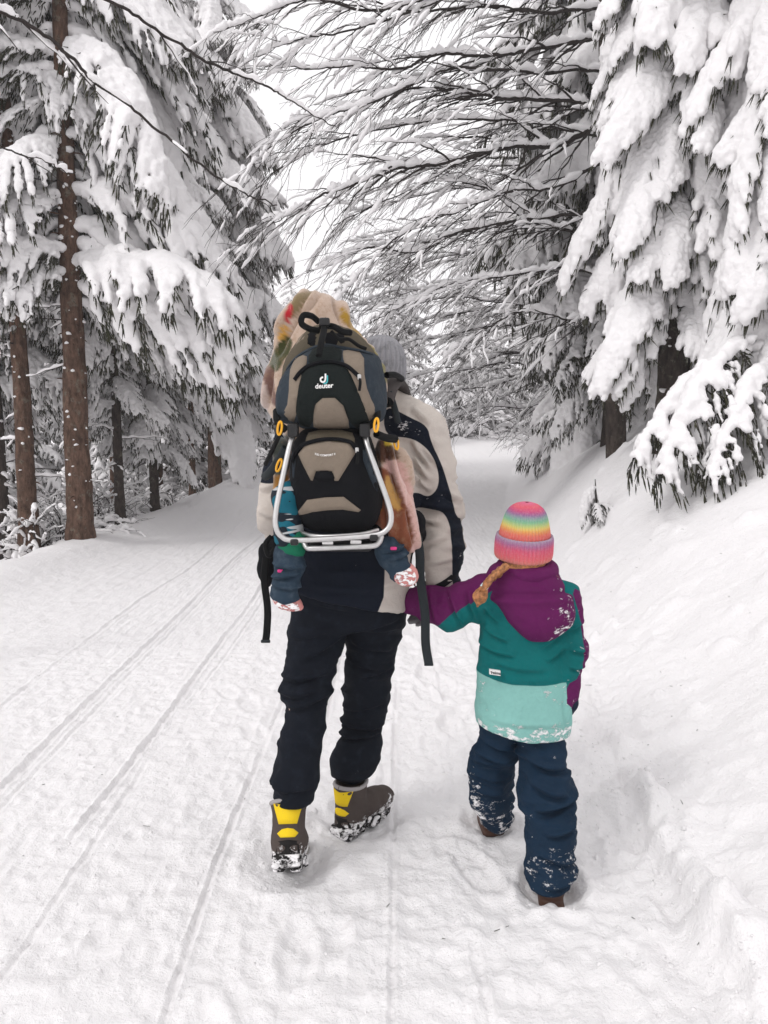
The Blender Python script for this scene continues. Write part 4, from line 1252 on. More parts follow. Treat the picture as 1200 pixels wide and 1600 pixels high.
def boot(parent, M, heel, rot, scale=1.0, mirror=1):
    """hiking boot standing on its heel point: upper, sole with lugs, two yellow heel patches, lining, laces"""
    T = lambda P: ((np.asarray(P, float) * np.array((mirror, 1, 1)) * scale) @ rot.T) + heel
    fl = (lambda Q: Q[:, ::-1]) if mirror < 0 else (lambda Q: Q)
    F = Field((-.08, -.03, 0), (.08, .34, .25), .006)
    F.stack([(.03, 0, .062, .046, .062), (.07, 0, .062, .044, .06), (.12, 0, .068, .046, .062), (.175, 0, .07, .053, .066), (.2, 0, .07, .056, .068)], 2.3, .02)
    F.limb([(0, .07, .085), (.004, .15, .082), (.006, .22, .066), (.006, .265, .058)], [.052, .049, .047, .043], .02, sq=(1, 1, 1))
    F.ell((.006, .265, .055), (.047, .048, .04), .02)
    F.box((0, .14, .0), (.2, .4, .03), .001, .001, sub=True)
    F.cone((0, .072, .17), (0, .072, .26), .043, .047, .005, sub=True)
    V, Q = F.mesh(1)
    N = normals(V, Q)
    V = V + N * (.004 * (ridge(V * np.array((20, 26, 30)), 2) - .5))[:, None]
    dust = .0 + .28 * smooth(.12, .03, V[:, 2]) + .05 * smooth(.1, .3, V[:, 1])
    b = mk("boot", T(V), fl(Q), M_LEATHER, parent, attrs={"dust": dust})
    F = Field((-.08, -.03, -.01), (.08, .34, .06), .005)
    out = smoothpoly([(-.046, .0), (-.03, -.012), (.03, -.012), (.046, 0), (.043, .12), (.058, .2), (.054, .28), (.03, .316), (-.02, .316), (-.048, .28), (-.05, .2), (-.041, .12)], 2)
    sl, X, Y, Z = F.window(F.o, F.o + F.h * F.n)
    sd = polysdf(np.stack([X[:, :, 0].ravel(), Y[:, :, 0].ravel()], 1), out).reshape(X.shape[:2])[:, :, None]
    lug = np.where((np.sin(Y * 2 * np.pi / .042) > .15) & (np.abs(X) > .008), 0, .011)
    F.F[sl] = np.maximum(sd, np.maximum(lug - Z, Z - .036 - .012 * smooth(.12, 0, Y)))
    V, Q = F.mesh(1)
    mk("sole", T(V), fl(Q), M_RUBBER, b, attrs={"dust": .20 + .14 * (fbm(V * 30, 2) - .4)})
    def hp(poly):  # a patch on the heel, poly in (angle deg, z)
        V = []; 
        P = np.asarray(poly, float); P = np.concatenate([P + (np.roll(P, -1, 0) - P) * t for t in (0, .25, .5, .75)]).reshape(4, -1, 2).transpose(1, 0, 2).reshape(-1, 2)
        A, Zz = P[:, 0], P[:, 1]
        c = P.mean(0)
        rings = [P, c + (P - c) * .55, np.array([c])]
        for off in (.0035,):
            for rg in rings:
                for a, z in rg:
                    rx, ry = np.interp(z, [.03, .07, .12, .175, .2], [.046, .044, .046, .053, .056]), np.interp(z, [.03, .07, .12, .175, .2], [.062, .06, .062, .066, .068])
                    cy = np.interp(z, [.03, .07, .12, .175, .2], [.062, .062, .068, .07, .07])
                    V.append(((rx + off + .001) * math.sin(math.radians(a)), cy - (ry + off + .001) * math.cos(math.radians(a)), z))
        n = len(P); Fc = []
        for i in range(n):
            j = (i + 1) % n
            Fc += [(i, j, n + j, n + i), (n + i, n + j, 2 * n)]
        V = np.array(V); Vb = V * 1.0; Vb[:, 1] += .008
        Fc2 = Fc + [(j, i, i + len(V), j + len(V)) for i, j in [(k, (k + 1) % n) for k in range(n)]]
        return np.concatenate([V, Vb]), Fc2
    for poly in ([(-50, .192), (-25, .188), (0, .183), (25, .188), (50, .192), (32, .132), (-32, .132)], [(-40, .106), (-20, .118), (0, .121), (20, .118), (40, .106), (26, .095), (-26, .095)]):
        V, Fc = hp(poly); mk("heel_patch", T(V), Fc, M_YELLOW, b)
    V, Fc = hp([(-75, .075), (-40, .084), (0, .088), (40, .084), (75, .075), (80, .036), (-80, .036)]); mk("heel_counter", T(V), Fc, M_RUBBER, b, attrs={"dust": np.full(len(V), .10)})
    a = np.linspace(0, 2 * np.pi, 25)
    ring = np.stack([.054 * np.sin(a), .07 - .067 * np.cos(a), .196 + .004 * np.cos(a * 2)], 1)
    V, Q = tube(ring, .0075, 8, cap=False); mk("lining", T(V), Q, M_COLLAR, b)
    rs = np.random.RandomState(int(abs(heel[1]) * 1000)); F = Field((-.09, -.05, -.01), (.09, .36, .12), .005)
    for k in range(26):
        u = rs.rand(); sx = rs.choice((-1, 1)); yy = u * .30
        c = (sx * (.046 + rs.uniform(-.004, .008)) if yy > .03 else rs.uniform(-.045, .045), yy if yy > .03 else -.012, rs.uniform(.012, .05))
        F.ell(c, rs.uniform(.004, .012, 3) * (1, 1.5, .8), .004)
    V, Q = F.mesh(1); ck = mk("caked_snow", T(V), fl(Q), M_SNOW_LOAD, b); ck["kind"] = "stuff"
    for k in range(5):
        y, z = .125 + k * .026, .137 - k * .0085
        V, Q = tube(curve([(-.028, y, z - .012), (0, y + .006, z + .004 - .002 * k), (.028, y + .012, z - .014)], 4), .0028, 5)
        mk("lace", T(V), Q, M_RUBBER, b, attrs={"dust": np.zeros(len(V))})
    return b
boot(ADULT, None, np.array((-.168, 2.85, gz(-.13, 2.95) - .002)), rotz(R(-34)), 1.04)
_toe = np.array((-.335, 2.715, gz(-.335, 2.72) - .004))
_rl = rotz(R(4)) @ rotx(R(-27))
boot(ADULT, None, _toe - _rl @ np.array((0, .28, 0)), _rl, 1.12)

# gloved hand holding the child's hand
F = Field(wr_r - (.16, .1, .17), wr_r + (.07, .14, .06), .0035)
palm = W(676, 942, 2.90)
F.limb([wr_r + (0, 0, .02), wr_r + (-.005, .01, -.03), palm], [.037, .035, .034], .02, sq=(1, 1.3, 1))
F.ell(palm + (-.012, 0, -.012), (.040, .024, .040), .02)
kn = palm + np.array((-.03, .004, -.02))
tips = [(W(657, 953, 2.905), W(643, 965, 2.875)), (W(660, 961, 2.90), W(640, 969, 2.86)), (W(664, 967, 2.89), W(641, 972, 2.85)), (W(668, 970, 2.88), W(652, 977, 2.85))]
for i, (m, t) in enumerate(tips):
    F.limb([kn + (0.004 * i, -.004 * i, -.006 * i), m, t], [.0115, .0105, .0095 - .0005 * i], .004)
F.limb([palm + (-.0, -.012, .01), W(668, 932, 2.85), W(655, 938, 2.82)], [.013, .012, .010], .005)
V, Q = F.mesh(1); mk("glove", V, Q, M_GLOVE, ADULT)

# ------------------------------------------------------------------ the walking child
CHILD = thing("person", "small child in rainbow beanie and purple, teal and mint jacket holding the adult's hand", "person", (.49, 2.72, gz(.49, 2.72)))
ch_head = W(819, 862, 2.70)
c_sl, c_el, c_hl = W(762, 930, 2.71), W(704, 952, 2.76), W(652, 938, 2.85)
c_sr, c_er, c_hr = W(880, 938, 2.70), W(892, 1015, 2.68), W(889, 1085, 2.66)
c_hipL, c_knL, c_anL = W(787, 1120, 2.73), W(770, 1198, 2.80), W(775, 1258, 2.86)
c_hipR, c_knR, c_anR = W(846, 1120, 2.70), W(853, 1240, 2.62), W(858, 1362, 2.52)
body_mesh("body", CHILD, ch_head, .086, ch_head + (0, -.0, -.11), np.array((.485, 2.72, .92)), np.array((.485, 2.72, .62)),
          [[c_sl, c_el, c_hl], [c_sr, c_er, c_hr]], [[c_hipL, c_knL, c_anL], [c_hipR, c_knR, c_anR]], .66, .010)
F = Field((.02, 2.48, .42), (.76, 2.98, 1.12), .006)
F.stack([(.495, .488, 2.70, .162, .125), (.56, .488, 2.70, .163, .125), (.66, .487, 2.71, .155, .118), (.70, .487, 2.71, .150, .113), (.80, .487, 2.715, .146, .108),
         (.90, .488, 2.72, .145, .10), (.97, .49, 2.72, .128, .088), (1.02, .492, 2.72, .088, .075), (1.05, .49, 2.72, .066, .064)], 2.4, .02,
        lambda X, Y: -.028 * smooth(.33, .5, X) + .012)
F.limb([c_sl + (.05, 0, .012), c_sl, (c_sl + c_el) / 2, c_el, (c_el + c_hl) / 2, c_hl + (-.004, .0, .0)], [.058, .062, .062, .063, .055, .050], .03)
F.limb([c_sr + (-.03, 0, .01), c_sr, c_er, c_hr], [.058, .053, .046, .036], .03)
def kj(V):
    a = .019 * (ridge(V * np.array((8, 8, 13)) + np.array((2.3, 0, 1)), 2) - .55)
    a += .016 * smooth(.36, .30, V[:, 0]) * (ridge(V * np.array((20, 8, 8)), 2) - .55)
    a += .012 * smooth(.62, .66, V[:, 0]) * (ridge(V * np.array((8, 8, 22)), 2) - .55)
    a *= 1 - .75 * smooth(.70, .66, V[:, 2]) * smooth(.33, .36, V[:, 0])
    a += .006 * np.exp(-((V[:, 2] - .695) / .02) ** 2) * (V[:, 0] > .33) * (V[:, 0] < .64)
    return a
KL_ = [(745, 1010, 800, 1024, .012, .012), (755, 985, 790, 1003, .012, .012), (770, 1035, 850, 1046, .014, .008), (840, 1010, 884, 985, .014, .012), (850, 1030, 884, 1012, .012, .010),
       (700, 930, 722, 985, .011, .014), (728, 925, 742, 975, .010, .012), (670, 930, 680, 985, .010, .010), (885, 985, 915, 975, .010, .012), (885, 1012, 915, 1020, .010, .014), (885, 1040, 912, 1046, .010, .012),
       (755, 950, 775, 975, .012, .010), (760, 1120, 880, 1128, .014, .004), (878, 1080, 880, 1140, .016, .006)]
V, Q = dress(F, kj, 1, KL_, 2.66)
purp = [smoothpoly(W2(p, Y), 1) for p, Y in (([(620, 890), (700, 890), (735, 895), (790, 885), (790, 900), (765, 916), (738, 932), (706, 952), (684, 976), (676, 1000), (620, 1000)], 2.72),
        ([(890, 915), (925, 935), (940, 1000), (940, 1110), (876, 1110), (880, 1064), (905, 1054), (911, 1010), (906, 965)], 2.66))]
mint = W2([(700, 1056), (752, 1062), (800, 1069), (850, 1071), (950, 1068), (950, 1250), (700, 1250)], 2.6)
mint = np.array(mint)
x, z = V[:, 0], V[:, 2]
torso = (x > .325)
md = panel_attr(V, [mint]); 
def segd(P, a, b):
    t = np.clip(((P - a) @ (b - a)) / ((b - a) @ (b - a)), 0, 1); return np.linalg.norm(P - a - t[:, None] * (b - a), axis=1)
arm_r = (np.minimum(segd(V, c_sr, c_er) - .06, segd(V, c_er, c_hr) - .052) < 0) & (x > .62)
md = np.where(arm_r, .05, md)
dust = -.03 + .14 * smooth(.57, .50, z) * torso + .15 * smooth(.58, .66, x) * (z > .6) + .07 * (x < .3) + .12 * (md < 0)
mk("jacket", V, Q, M_KJACKET, CHILD, attrs={"purple": panel_attr(V, purp), "mint": md, "dust": dust})
jk_front = lambda xx, zz: 2.7 - np.interp(zz, [.5, .66, .7, .8], [.125, .118, .116, .108]) * (1 - np.clip(np.abs((xx - .487) / .155), 0, .999) ** 2.4) ** (1 / 2.4)

hood = Pillow(W2([(770, 893), (797, 880), (855, 880), (876, 893), (893, 925), (909, 962), (897, 982), (870, 1000), (845, 1007), (822, 1002), (797, 978), (775, 945), (762, 920)], 2.6), 2.675, .095, .085, .05, lean=.30)
V, Q = hood.build(.006)
N = normals(V, Q)
V = V + N * (.010 * (ridge(V * np.array((8, 8, 13)), 2) - .5) + .010 * np.exp(-((V[:, 2] - .965) / .016) ** 2) - .008 * np.exp(-((V[:, 2] - .985) / .010) ** 2))[:, None]
dust = .03 + .16 * smooth(.48, .64, V[:, 0]) + .05 * smooth(.93, .85, V[:, 2])
HOOD = mk("hood", V, Q, M_PURPLE, CHILD, attrs={"dust": dust})
F = Field((.36, 2.58, .93), (.62, 2.86, 1.13), .006)
a = np.linspace(0, 2 * np.pi, 20)
for i in range(19):
    p, q = [np.array((.49 + .080 * math.cos(t), 2.705 + .078 * math.sin(t), 1.050 + .010 * math.sin(t))) for t in (a[i], a[i + 1])]
    F.cone(p, q, .027, .027, .012)
V, Q = F.mesh(1); mk("collar", V, Q, M_PURPLE, CHILD, attrs={"dust": np.full(len(V), -.2)})

# sewn label with its mark
lp = W2([(764, 1044), (781, 1046.5), (781, 1054), (764, 1051.5)], 2.60)
V, Fc = sheet(lp, lambda x, z: np.full(len(np.atleast_1d(x)), 2.586), .002, .01, .02, 0)
LAB = mk("label", V, Fc, M_WHITE, CHILD, smooth=False)
def text_mesh(name, s, size, mat, parent, place, bold=0.0):
    c = bpy.data.curves.new(name, 'FONT'); c.body = s; c.size = size; c.align_x = 'CENTER'; c.offset = bold; c.resolution_u = 3
    o = bpy.data.objects.new(name, c); COL.objects.link(o)
    me = o.to_mesh(); V = np.array([tuple(v.co) for v in me.vertices]); Fc = [tuple(p.vertices) for p in me.polygons]
    o.to_mesh_clear(); bpy.data.objects.remove(o); bpy.data.curves.remove(c)
    return mk(name, place(V), Fc, mat, parent, smooth=False)
lc = lp.mean(0)
text_mesh("label_lettering", "reima", .0135, M_LOGODARK, LAB, lambda V: np.stack([lc[0] + .003 + V[:, 0], np.full(len(V), 2.5825), lc[1] - .0045 + V[:, 1] - V[:, 0] * .13], 1), .0004)
V, Q = tube(curve([(lc[0] - .0105, 2.5825, lc[1] + .006), (lc[0] - .0145, 2.5825, lc[1] + .004), (lc[0] - .011, 2.5825, lc[1] + .0015), (lc[0] - .012, 2.5825, lc[1] - .003)], 5), .0011, 5)
mk("label_mark", V, Q, M_LOGODARK, LAB)

# trousers
F = Field((.26, 2.38, .0), (.76, 3.02, .66), .006)
F.stack([(.50, .488, 2.71, .135, .105), (.62, .488, 2.71, .135, .1)], 2.3, .04)
F.limb([c_hipL, W(780, 1165, 2.76), c_knL, W(768, 1240, 2.83), W(777, 1276, 2.87)], [.075, .070, .073, .070, .056], .03)
F.cone(W(757, 1243, 2.80), W(772, 1272, 2.83), .045, .040, .03)
F.limb([c_hipR, W(846, 1180, 2.66), c_knR, W(859, 1300, 2.56), W(859, 1380, 2.505)], [.075, .068, .082, .078, .074], .03)
F.box((.5, 2.6, -.07), (.5, .5, .085), .001, .01, sub=True)
def kt(V):
    warp = V * np.array((7, 7, 19)) + (fbm(V * 5, 2)[:, None] - .5) * 1.6
    z = V[:, 2]
    return (.028 + .02 * np.exp(-((z - .33) / .1) ** 2)) * (ridge(warp, 2) - .55) + .004 * (fbm(V * 30, 2) - .5)
TK = [(735, 1180, 805, 1195, .012, .018), (738, 1205, 800, 1190, .011, .016), (735, 1225, 798, 1232, .011, .014), (750, 1160, 805, 1178, .012, .014), (740, 1250, 795, 1256, .010, .012),
      (815, 1175, 875, 1190, .012, .016), (818, 1205, 872, 1222, .012, .016), (825, 1240, 895, 1225, .013, .020), (830, 1262, 895, 1258, .012, .016), (822, 1290, 890, 1310, .012, .012), (825, 1330, 895, 1322, .012, .014), (820, 1352, 890, 1362, .011, .012)]
V, Q = dress(F, kt, 1, TK, 2.68)
dust = .03 + .12 * smooth(.34, .04, V[:, 2]) + .09 * smooth(.60, .66, V[:, 0]) + .12 * smooth(.42, .33, V[:, 0]) * smooth(.45, .2, V[:, 2]) + .07 * smooth(.42, .5, V[:, 2])
mk("trousers", V, Q, M_SNOWPANTS, CHILD, attrs={"dust": dust})
M_KBOOT = plain("brown_child_boot", (.085, .04, .026), .6)
for cx, cy, yaw, pit in ((.553, 2.462, -6, 2), (.418, 2.90, 4, 2)):
    F = Field((-.06, -.03, -.01), (.06, .22, .16), .005)
    F.limb([(0, .04, .12), (0, .045, .05), (0, .15, .04)], [.04, .042, .038], .02)
    F.box((0, .08, .012), (.042, .1, .013), .01, .01)
    V, Q = F.mesh(1)
    Rm = rotz(R(yaw)) @ rotx(R(-pit))
    bt = mk("boot", V @ Rm.T + (cx, cy, gz(cx, cy + .08) + .002), Q, M_KBOOT, CHILD)

# mittens
M_MITT = fabric("navy_mitten", (.012, .018, .035), var=.2)
F = Field(c_hl - (.1, .1, .1), c_hl + (.1, .16, .1), .004)
F.limb([c_hl, c_hl + (-.012, .03, .0), c_hl + (-.004, .065, -.006)], [.036, .034, .026], .02)
for i in range(4):
    b0 = c_hl + (.012 - .002 * i, .05, .014 - .011 * i)
    F.limb([b0, b0 + (.016, .022, -.004), b0 + (.03, .018, -.006)], [.010, .0095, .0085], .004)
F.limb([c_hl + (-.015, .03, .02), c_hl + (.0, .055, .032), c_hl + (.016, .062, .03)], [.011, .010, .009], .005)
V, Q = F.mesh(1); mk("mitten", V, Q, M_MITT, CHILD)
h0 = c_hr + (0, 0, -.03)
F = Field(h0 - (.07, .07, .12), h0 + (.07, .09, .08), .004)
F.limb([c_hr + (0, 0, .0), h0, h0 + (0, .015, -.03)], [.030, .030, .024], .015)
for i in range(4):
    b0 = h0 + (-.004, -.016 + .012 * i, -.035)
    F.limb([b0, b0 + (-.004, .008, -.02), b0 + (-.012, .012, -.034 + .003 * abs(i - 1))], [.0095, .009, .008], .004)
F.limb([h0 + (-.01, .02, -.005), h0 + (-.014, .034, -.02), h0 + (-.014, .036, -.036)], [.011, .010, .008], .004)
V, Q = F.mesh(1); mk("mitten", V, Q, M_MITT, CHILD)

# rainbow beanie
RB = [(0, (.78, .30, .22)), (.10, (.82, .17, .20)), (.22, (.74, .13, .22)), (.31, (.42, .18, .36)), (.37, (.42, .36, .46))]
RD = [(0, (.78, .17, .16)), (.16, (.82, .20, .15)), (.28, (.86, .42, .12)), (.36, (.86, .70, .18)), (.44, (.58, .72, .25)), (.56, (.22, .58, .34)), (.66, (.28, .44, .42)),
      (.74, (.32, .18, .36)), (.83, (.60, .10, .24)), (.92, (.78, .12, .16)), (1.0, (.74, .13, .26))]
def bandcol(t, tab):
    k = [a for a, _ in tab]; return np.stack([np.interp(t, k, [c[i] for _, c in tab]) for i in range(3)] + [np.ones_like(t)], 1)
t_ = NT("rainbow_knit")
c_ = t_.attr("knit").outputs["Color"]
c_ = t_.mix(t_.math('MULTIPLY', t_.ramp(t_.noise(160, 4, .7), .45, .75), .30), c_, (.80, .62, .60))
t_.bump(t_.noise(300, 3), .6, .0022)
M_KNIT = t_.done(t_.mix(1.0, c_, (.80, .74, .76), 'MULTIPLY'), .95, 0, .1, .15)
ribk = lambda a, k: 1 + .020 * np.cos(a * 46)
hc = ch_head + (.0, -.0, .045)
tilt = roty(R(1.5)) @ rotx(R(8))
prof = [(.006, .128), (.022, .126), (.040, .120), (.056, .108), (.067, .092), (.074, .072), (.079, .052), (.083, .035), (.086, .018), (.086, -.03)]
prof = [(np.interp(u, np.linspace(0, 1, len(prof)), [p[0] for p in prof]), np.interp(u, np.linspace(0, 1, len(prof)), [p[1] for p in prof])) for u in np.linspace(1, 0, 34)]
V, Q = lathe(prof, 368, ribk)
tt = np.clip((V[:, 2] - .012) / .116, 0, 1)
kc = bandcol(np.clip(tt + .05 * (fbm(V * 30, 2) - .5), 0, 1), RD)
HAT = mk("beanie", V @ tilt.T + hc, Q, M_KNIT, CHILD, attrs={"knit": kc})
prof = [(.087, -.062), (.0925, -.066), (.097, -.060), (.0985, -.045), (.0985, -.02), (.097, .005), (.094, .015), (.090, .0165), (.087, .010)]
prof = [(np.interp(u, np.linspace(0, 1, len(prof)), [p[0] for p in prof]), np.interp(u, np.linspace(0, 1, len(prof)), [p[1] for p in prof])) for u in np.linspace(0, 1, 26)]
V, Q = lathe(prof, 368, ribk)
kc = bandcol(np.clip((V[:, 2] + .066) / .082 * .37 + .03 * (fbm(V * 30, 2) - .5), 0, .37), RB)
mk("brim", V @ tilt.T + hc, Q, M_KNIT, HAT, attrs={"knit": kc})

# hair: back of the head and a braid over the left shoulder
F = Field(ch_head - (.12, .14, .16), ch_head + (.12, .1, .06), .006)
F.ell(ch_head + (0, -.006, -.02), (.074, .076, .075), .02)
F.limb([ch_head + (-.03, -.05, -.055), ch_head + (-.062, -.052, -.07)], [.026, .018], .02)
V, Q = F.mesh(1); N = normals(V, Q)
V = V + N * (.004 * (ridge(V * np.array((60, 60, 9)), 1) - .5))[:, None]
HAIR = mk("hair", V, Q, M_HAIR, CHILD)
b0, b1, b2 = W(787, 888, 2.615), W(766, 903, 2.60), W(757, 917, 2.595)
ax = curve([b0, b1, b2], 14)
L = len(ax)
for s_ in range(3):
    ph = np.arange(L) / L * 2 * np.pi * 1.9 + s_ * 2 * np.pi / 3
    off = np.stack([np.sin(ph) * .013, np.sin(2 * ph) * .010 - .008, np.sin(ph) * .016], 1)
    V, Q = tube(ax + off, np.linspace(.0112, .009, L), 8)
    mk("braid_strand", V, Q, M_HAIR, HAIR)
V, Q = tube([b2 + (.004, 0, .006), b2 + (-.004, 0, -.004)], .0135, 12); mk("hair_tie", V, Q, plain("pale_blue_elastic", (.55, .68, .72), .7), HAIR)
F = Field(b2 - (.08, .05, .1), b2 + (.06, .05, .04), .004)
F.limb([b2, W(750, 932, 2.595), W(746, 947, 2.597)], [.012, .025, .004], .004, sq=(1, 1.4, 1))
V, Q = F.mesh(1); N = normals(V, Q); V = V + N * (.003 * (ridge(V * np.array((130, 60, 30)), 1) - .5))[:, None]
mk("braid_tail", V, Q, M_HAIR, HAIR)
rs = np.random.RandomState(3)
bg_ = Bag()
for i in range(26):
    sd_ = 1 if i % 3 == 0 else -1
    p = ch_head + np.array((sd_ * rs.uniform(.05, .085), -.05 + rs.uniform(-.02, .03), -.045))
    q = p + np.array((sd_ * rs.uniform(0, .03), rs.uniform(-.02, .01), rs.uniform(-.05, -.015)))
    V, Q = tube(curve([p, (p + q) / 2 + rs.uniform(-.008, .008, 3), q], 4), np.linspace(.0012, .0004, 9), 3); bg_.add(V, Q)
bg_.build("loose_hair", M_HAIR, HAIR)
# ------------------------------------------------------------------ the child carrier on the adult's back
YB = 2.56
PACK = thing("child_carrier", "taupe and black child carrier backpack with silver tube frame on the adult's back", "child carrier", (-.17, 2.62, .86))
flap = Pillow(W2([(436, 590), (446, 553), (460, 527), (478, 510), (505, 500), (535, 505), (560, 520), (582, 545), (597, 575), (600, 620), (440, 630)], 2.62), 2.68, .06, .06, .04, lean=.1)
V, Q = flap.build(.008); N = normals(V, Q)
V = V + N * (.012 * (ridge(V * np.array((14, 10, 7)), 2) - .5))[:, None]
TOPF = mk("top_flap", V, Q, P_OLIVE, PACK)
V, Fc = sheet(W2([(476, 512), (500, 500), (528, 504), (546, 512), (541, 545), (480, 545)], 2.6), flap.front, .004); mk("flap_panel", V, Fc, P_BLACK, TOPF)
V, Fc = sheet(W2([(459, 530), (474, 514), (478, 545), (462, 552)], 2.6), flap.front, .004); mk("flap_panel", V, Fc, P_TAUPE, TOPF)

upper = Pillow(W2([(424, 628), (427, 596), (438, 573), (455, 550), (478, 537), (499, 528), (530, 534), (560, 539), (585, 545), (594, 562), (604, 592), (606, 618), (602, 642), (594, 656), (583, 668), (545, 676), (480, 676), (448, 664), (430, 655)], 2.52), 2.66, .17, .11, .03, lean=.06)
V, Q = upper.build(.007); N = normals(V, Q)
side = smooth(.70, .9, np.abs(V[:, 0] + .168) / .18)
V = V + N * (.022 * side * (ridge(V * np.array((16, 8, 6)), 2) - .5) + .002 * (fbm(V * 12, 2) - .5))[:, None]
UP = mk("upper_bag", V, Q, P_SLATE, PACK)
def usurf(x, z): return upper.front(x, z)
def pan(name, poly, mat, parent, surf, off=.005, rnd=1, Y=2.52):
    V, Fc = sheet(W2(poly, Y), surf, off, .008, .012, rnd); return mk(name, V, Fc, mat, parent)
pan("side_panel", [(451, 559), (478, 551), (480, 571), (470, 583), (474, 592), (461, 662), (443, 655), (441, 645), (452, 628)], P_TAUPE, UP, usurf)
pan("side_panel", [(535, 543), (568, 546), (570, 598), (584, 634), (596, 645), (592, 656), (576, 664), (560, 622), (541, 576), (535, 556)], P_TAUPE, UP, usurf)
pan("top_panel", [(481, 548), (500, 533), (533, 541), (534, 560), (530, 570), (482, 572)], P_GREEN, UP, usurf, .006)
pan("logo_panel", [(471, 584), (482, 573), (510, 567), (541, 573), (552, 592), (577, 655), (575, 664), (549, 671), (534, 622), (495, 622), (487, 670), (460, 664)], P_GREEN, UP, usurf, .009)
pan("centre_panel", [(496, 623), (533, 621), (548, 668), (535, 673), (488, 672), (489, 655)], P_TAUPE, UP, usurf, .008)
pan("rim_binding", [(440, 573), (455, 552), (478, 539), (499, 530), (530, 536), (560, 541), (583, 547), (583, 552), (560, 547), (530, 542), (499, 537), (478, 546), (458, 558), (444, 577)], P_SLATE, UP, usurf, .010)
def zipper(pts, surf, parent, Y=2.52, w=.0065):
    P2 = W2(pts, Y); C = curve([(p[0], 0, p[1]) for p in P2], 8)
    C[:, 1] = surf(C[:, 0], C[:, 2]) - .009
    V, Q = tube(C, w, 8); z = mk("zipper", V, Q, P_BLACK, parent)
    e = C[-1]
    V, Q = tube(curve([e + (0, -.006, 0), e + (.003, -.014, -.016), e + (0, -.012, -.042)], 5), .0045, 6); mk("zip_pull", V, Q, M_DARK, z)
    F = Field(e - (.02, .03, .02), e + (.02, .02, .02), .003); F.box(e + (0, -.008, 0), (.006, .005, .009), .003, .001); V, Q = F.mesh(1); mk("zip_slider", V, Q, M_ALU, z)
    return z
zipper([(461, 594), (470, 582), (482, 573), (500, 567), (520, 566), (541, 572), (555, 583), (562, 590)], usurf, UP)

def on(surf, cx, cz, off): 
    def f(V):
        x, z = cx + V[:, 0], cz + V[:, 1] + V[:, 0] * .06
        return np.stack([x, surf(x, z) - off, z], 1)
    return f
c0 = W2([(507, 606.5)], 2.49)[0]
text_mesh("logo_lettering", "deuter", .0205, M_WHITE, UP, on(usurf, c0[0], c0[1], .0125), .0006)
c1 = W2([(507, 593)], 2.49)[0]
def mark(pts, r, mat, dy, name="logo_mark"):
    C = curve([(c1[0] + x, 0, c1[1] + z) for x, z in pts], 6)
    C[:, 1] = usurf(C[:, 0], C[:, 2]) - dy
    V, Q = tube(C, r, 8, flat=((0, 1, 0), .3)); mk(name, V, Q, mat, UP)
mark([(.004, .017), (.004, .004), (.002, -.005), (-.004, -.0085), (-.010, -.005), (-.011, .001), (-.007, .0055), (-.003, .006)], .0027, M_WHITE, .0135)
mark([(.0095, .012), (.0095, -.004), (.007, -.010), (.001, -.0125), (-.002, -.012)], .0023, M_LOGOTEAL, .0125)

lower = Pillow(W2([(447, 700), (462, 676), (480, 664), (560, 664), (577, 678), (590, 720), (600, 785), (594, 815), (582, 836), (540, 842), (475, 840), (455, 815), (444, 770)], 2.52), 2.66, .145, .08, .03, lean=-.04)
V, Q = lower.build(.007); N = normals(V, Q)
V = V + N * (.004 * (fbm(V * 14, 2) - .5))[:, None]
LO = mk("lower_bag", V, Q, P_BLACKD, PACK, attrs={"dust": -.02 + .10 * smooth(1.02, .90, V[:, 2])})
lsurf = lower.front
pan("yoke_panel", [(482, 672), (548, 672), (556, 690), (548, 696), (512, 690), (480, 694), (476, 688)], P_OLIVE, LO, lsurf, .006)
pan("pocket_panel", [(465, 710), (478, 694), (512, 688), (545, 691), (556, 707), (529, 751), (523, 751), (519, 736), (494, 736), (489, 751), (486, 750)], P_TAUPE, LO, lsurf, .007, 0)
pan("grip_tab", [(489, 751), (495, 735), (519, 735), (525, 751)], P_BLACK, LO, lsurf, .010)
pan("grip_plate", [(498, 741), (515, 741), (516, 747), (497, 747)], M_COLLAR, LO, lsurf, .013, 0)
pan("bottom_panel", [(460, 806), (480, 781), (508, 777), (537, 776), (564, 797), (560, 800), (536, 796), (512, 797), (488, 800), (464, 808)], P_TAUPE, LO, lsurf, .007, 0)
pan("side_gusset", [(448, 705), (462, 710), (455, 770), (449, 778)], P_SLATE, LO, lsurf, .004)
pan("side_gusset", [(562, 705), (580, 700), (592, 775), (582, 760)], P_SLATE, LO, lsurf, .004)
zipper([(455, 722), (462, 706), (478, 693), (512, 686), (546, 690), (558, 703)], lsurf, LO)
c2 = W2([(508, 713)], 2.5)[0]
text_mesh("print_lettering", "KID COMFORT II", .0085, M_WHITE, LO, lambda V: np.stack([c2[0] + V[:, 0], lsurf(c2[0] + V[:, 0], c2[1] + V[:, 1]) - .011, c2[1] + V[:, 1] + .004 * ((V[:, 0] / .028) ** 2)], 1), .0002)

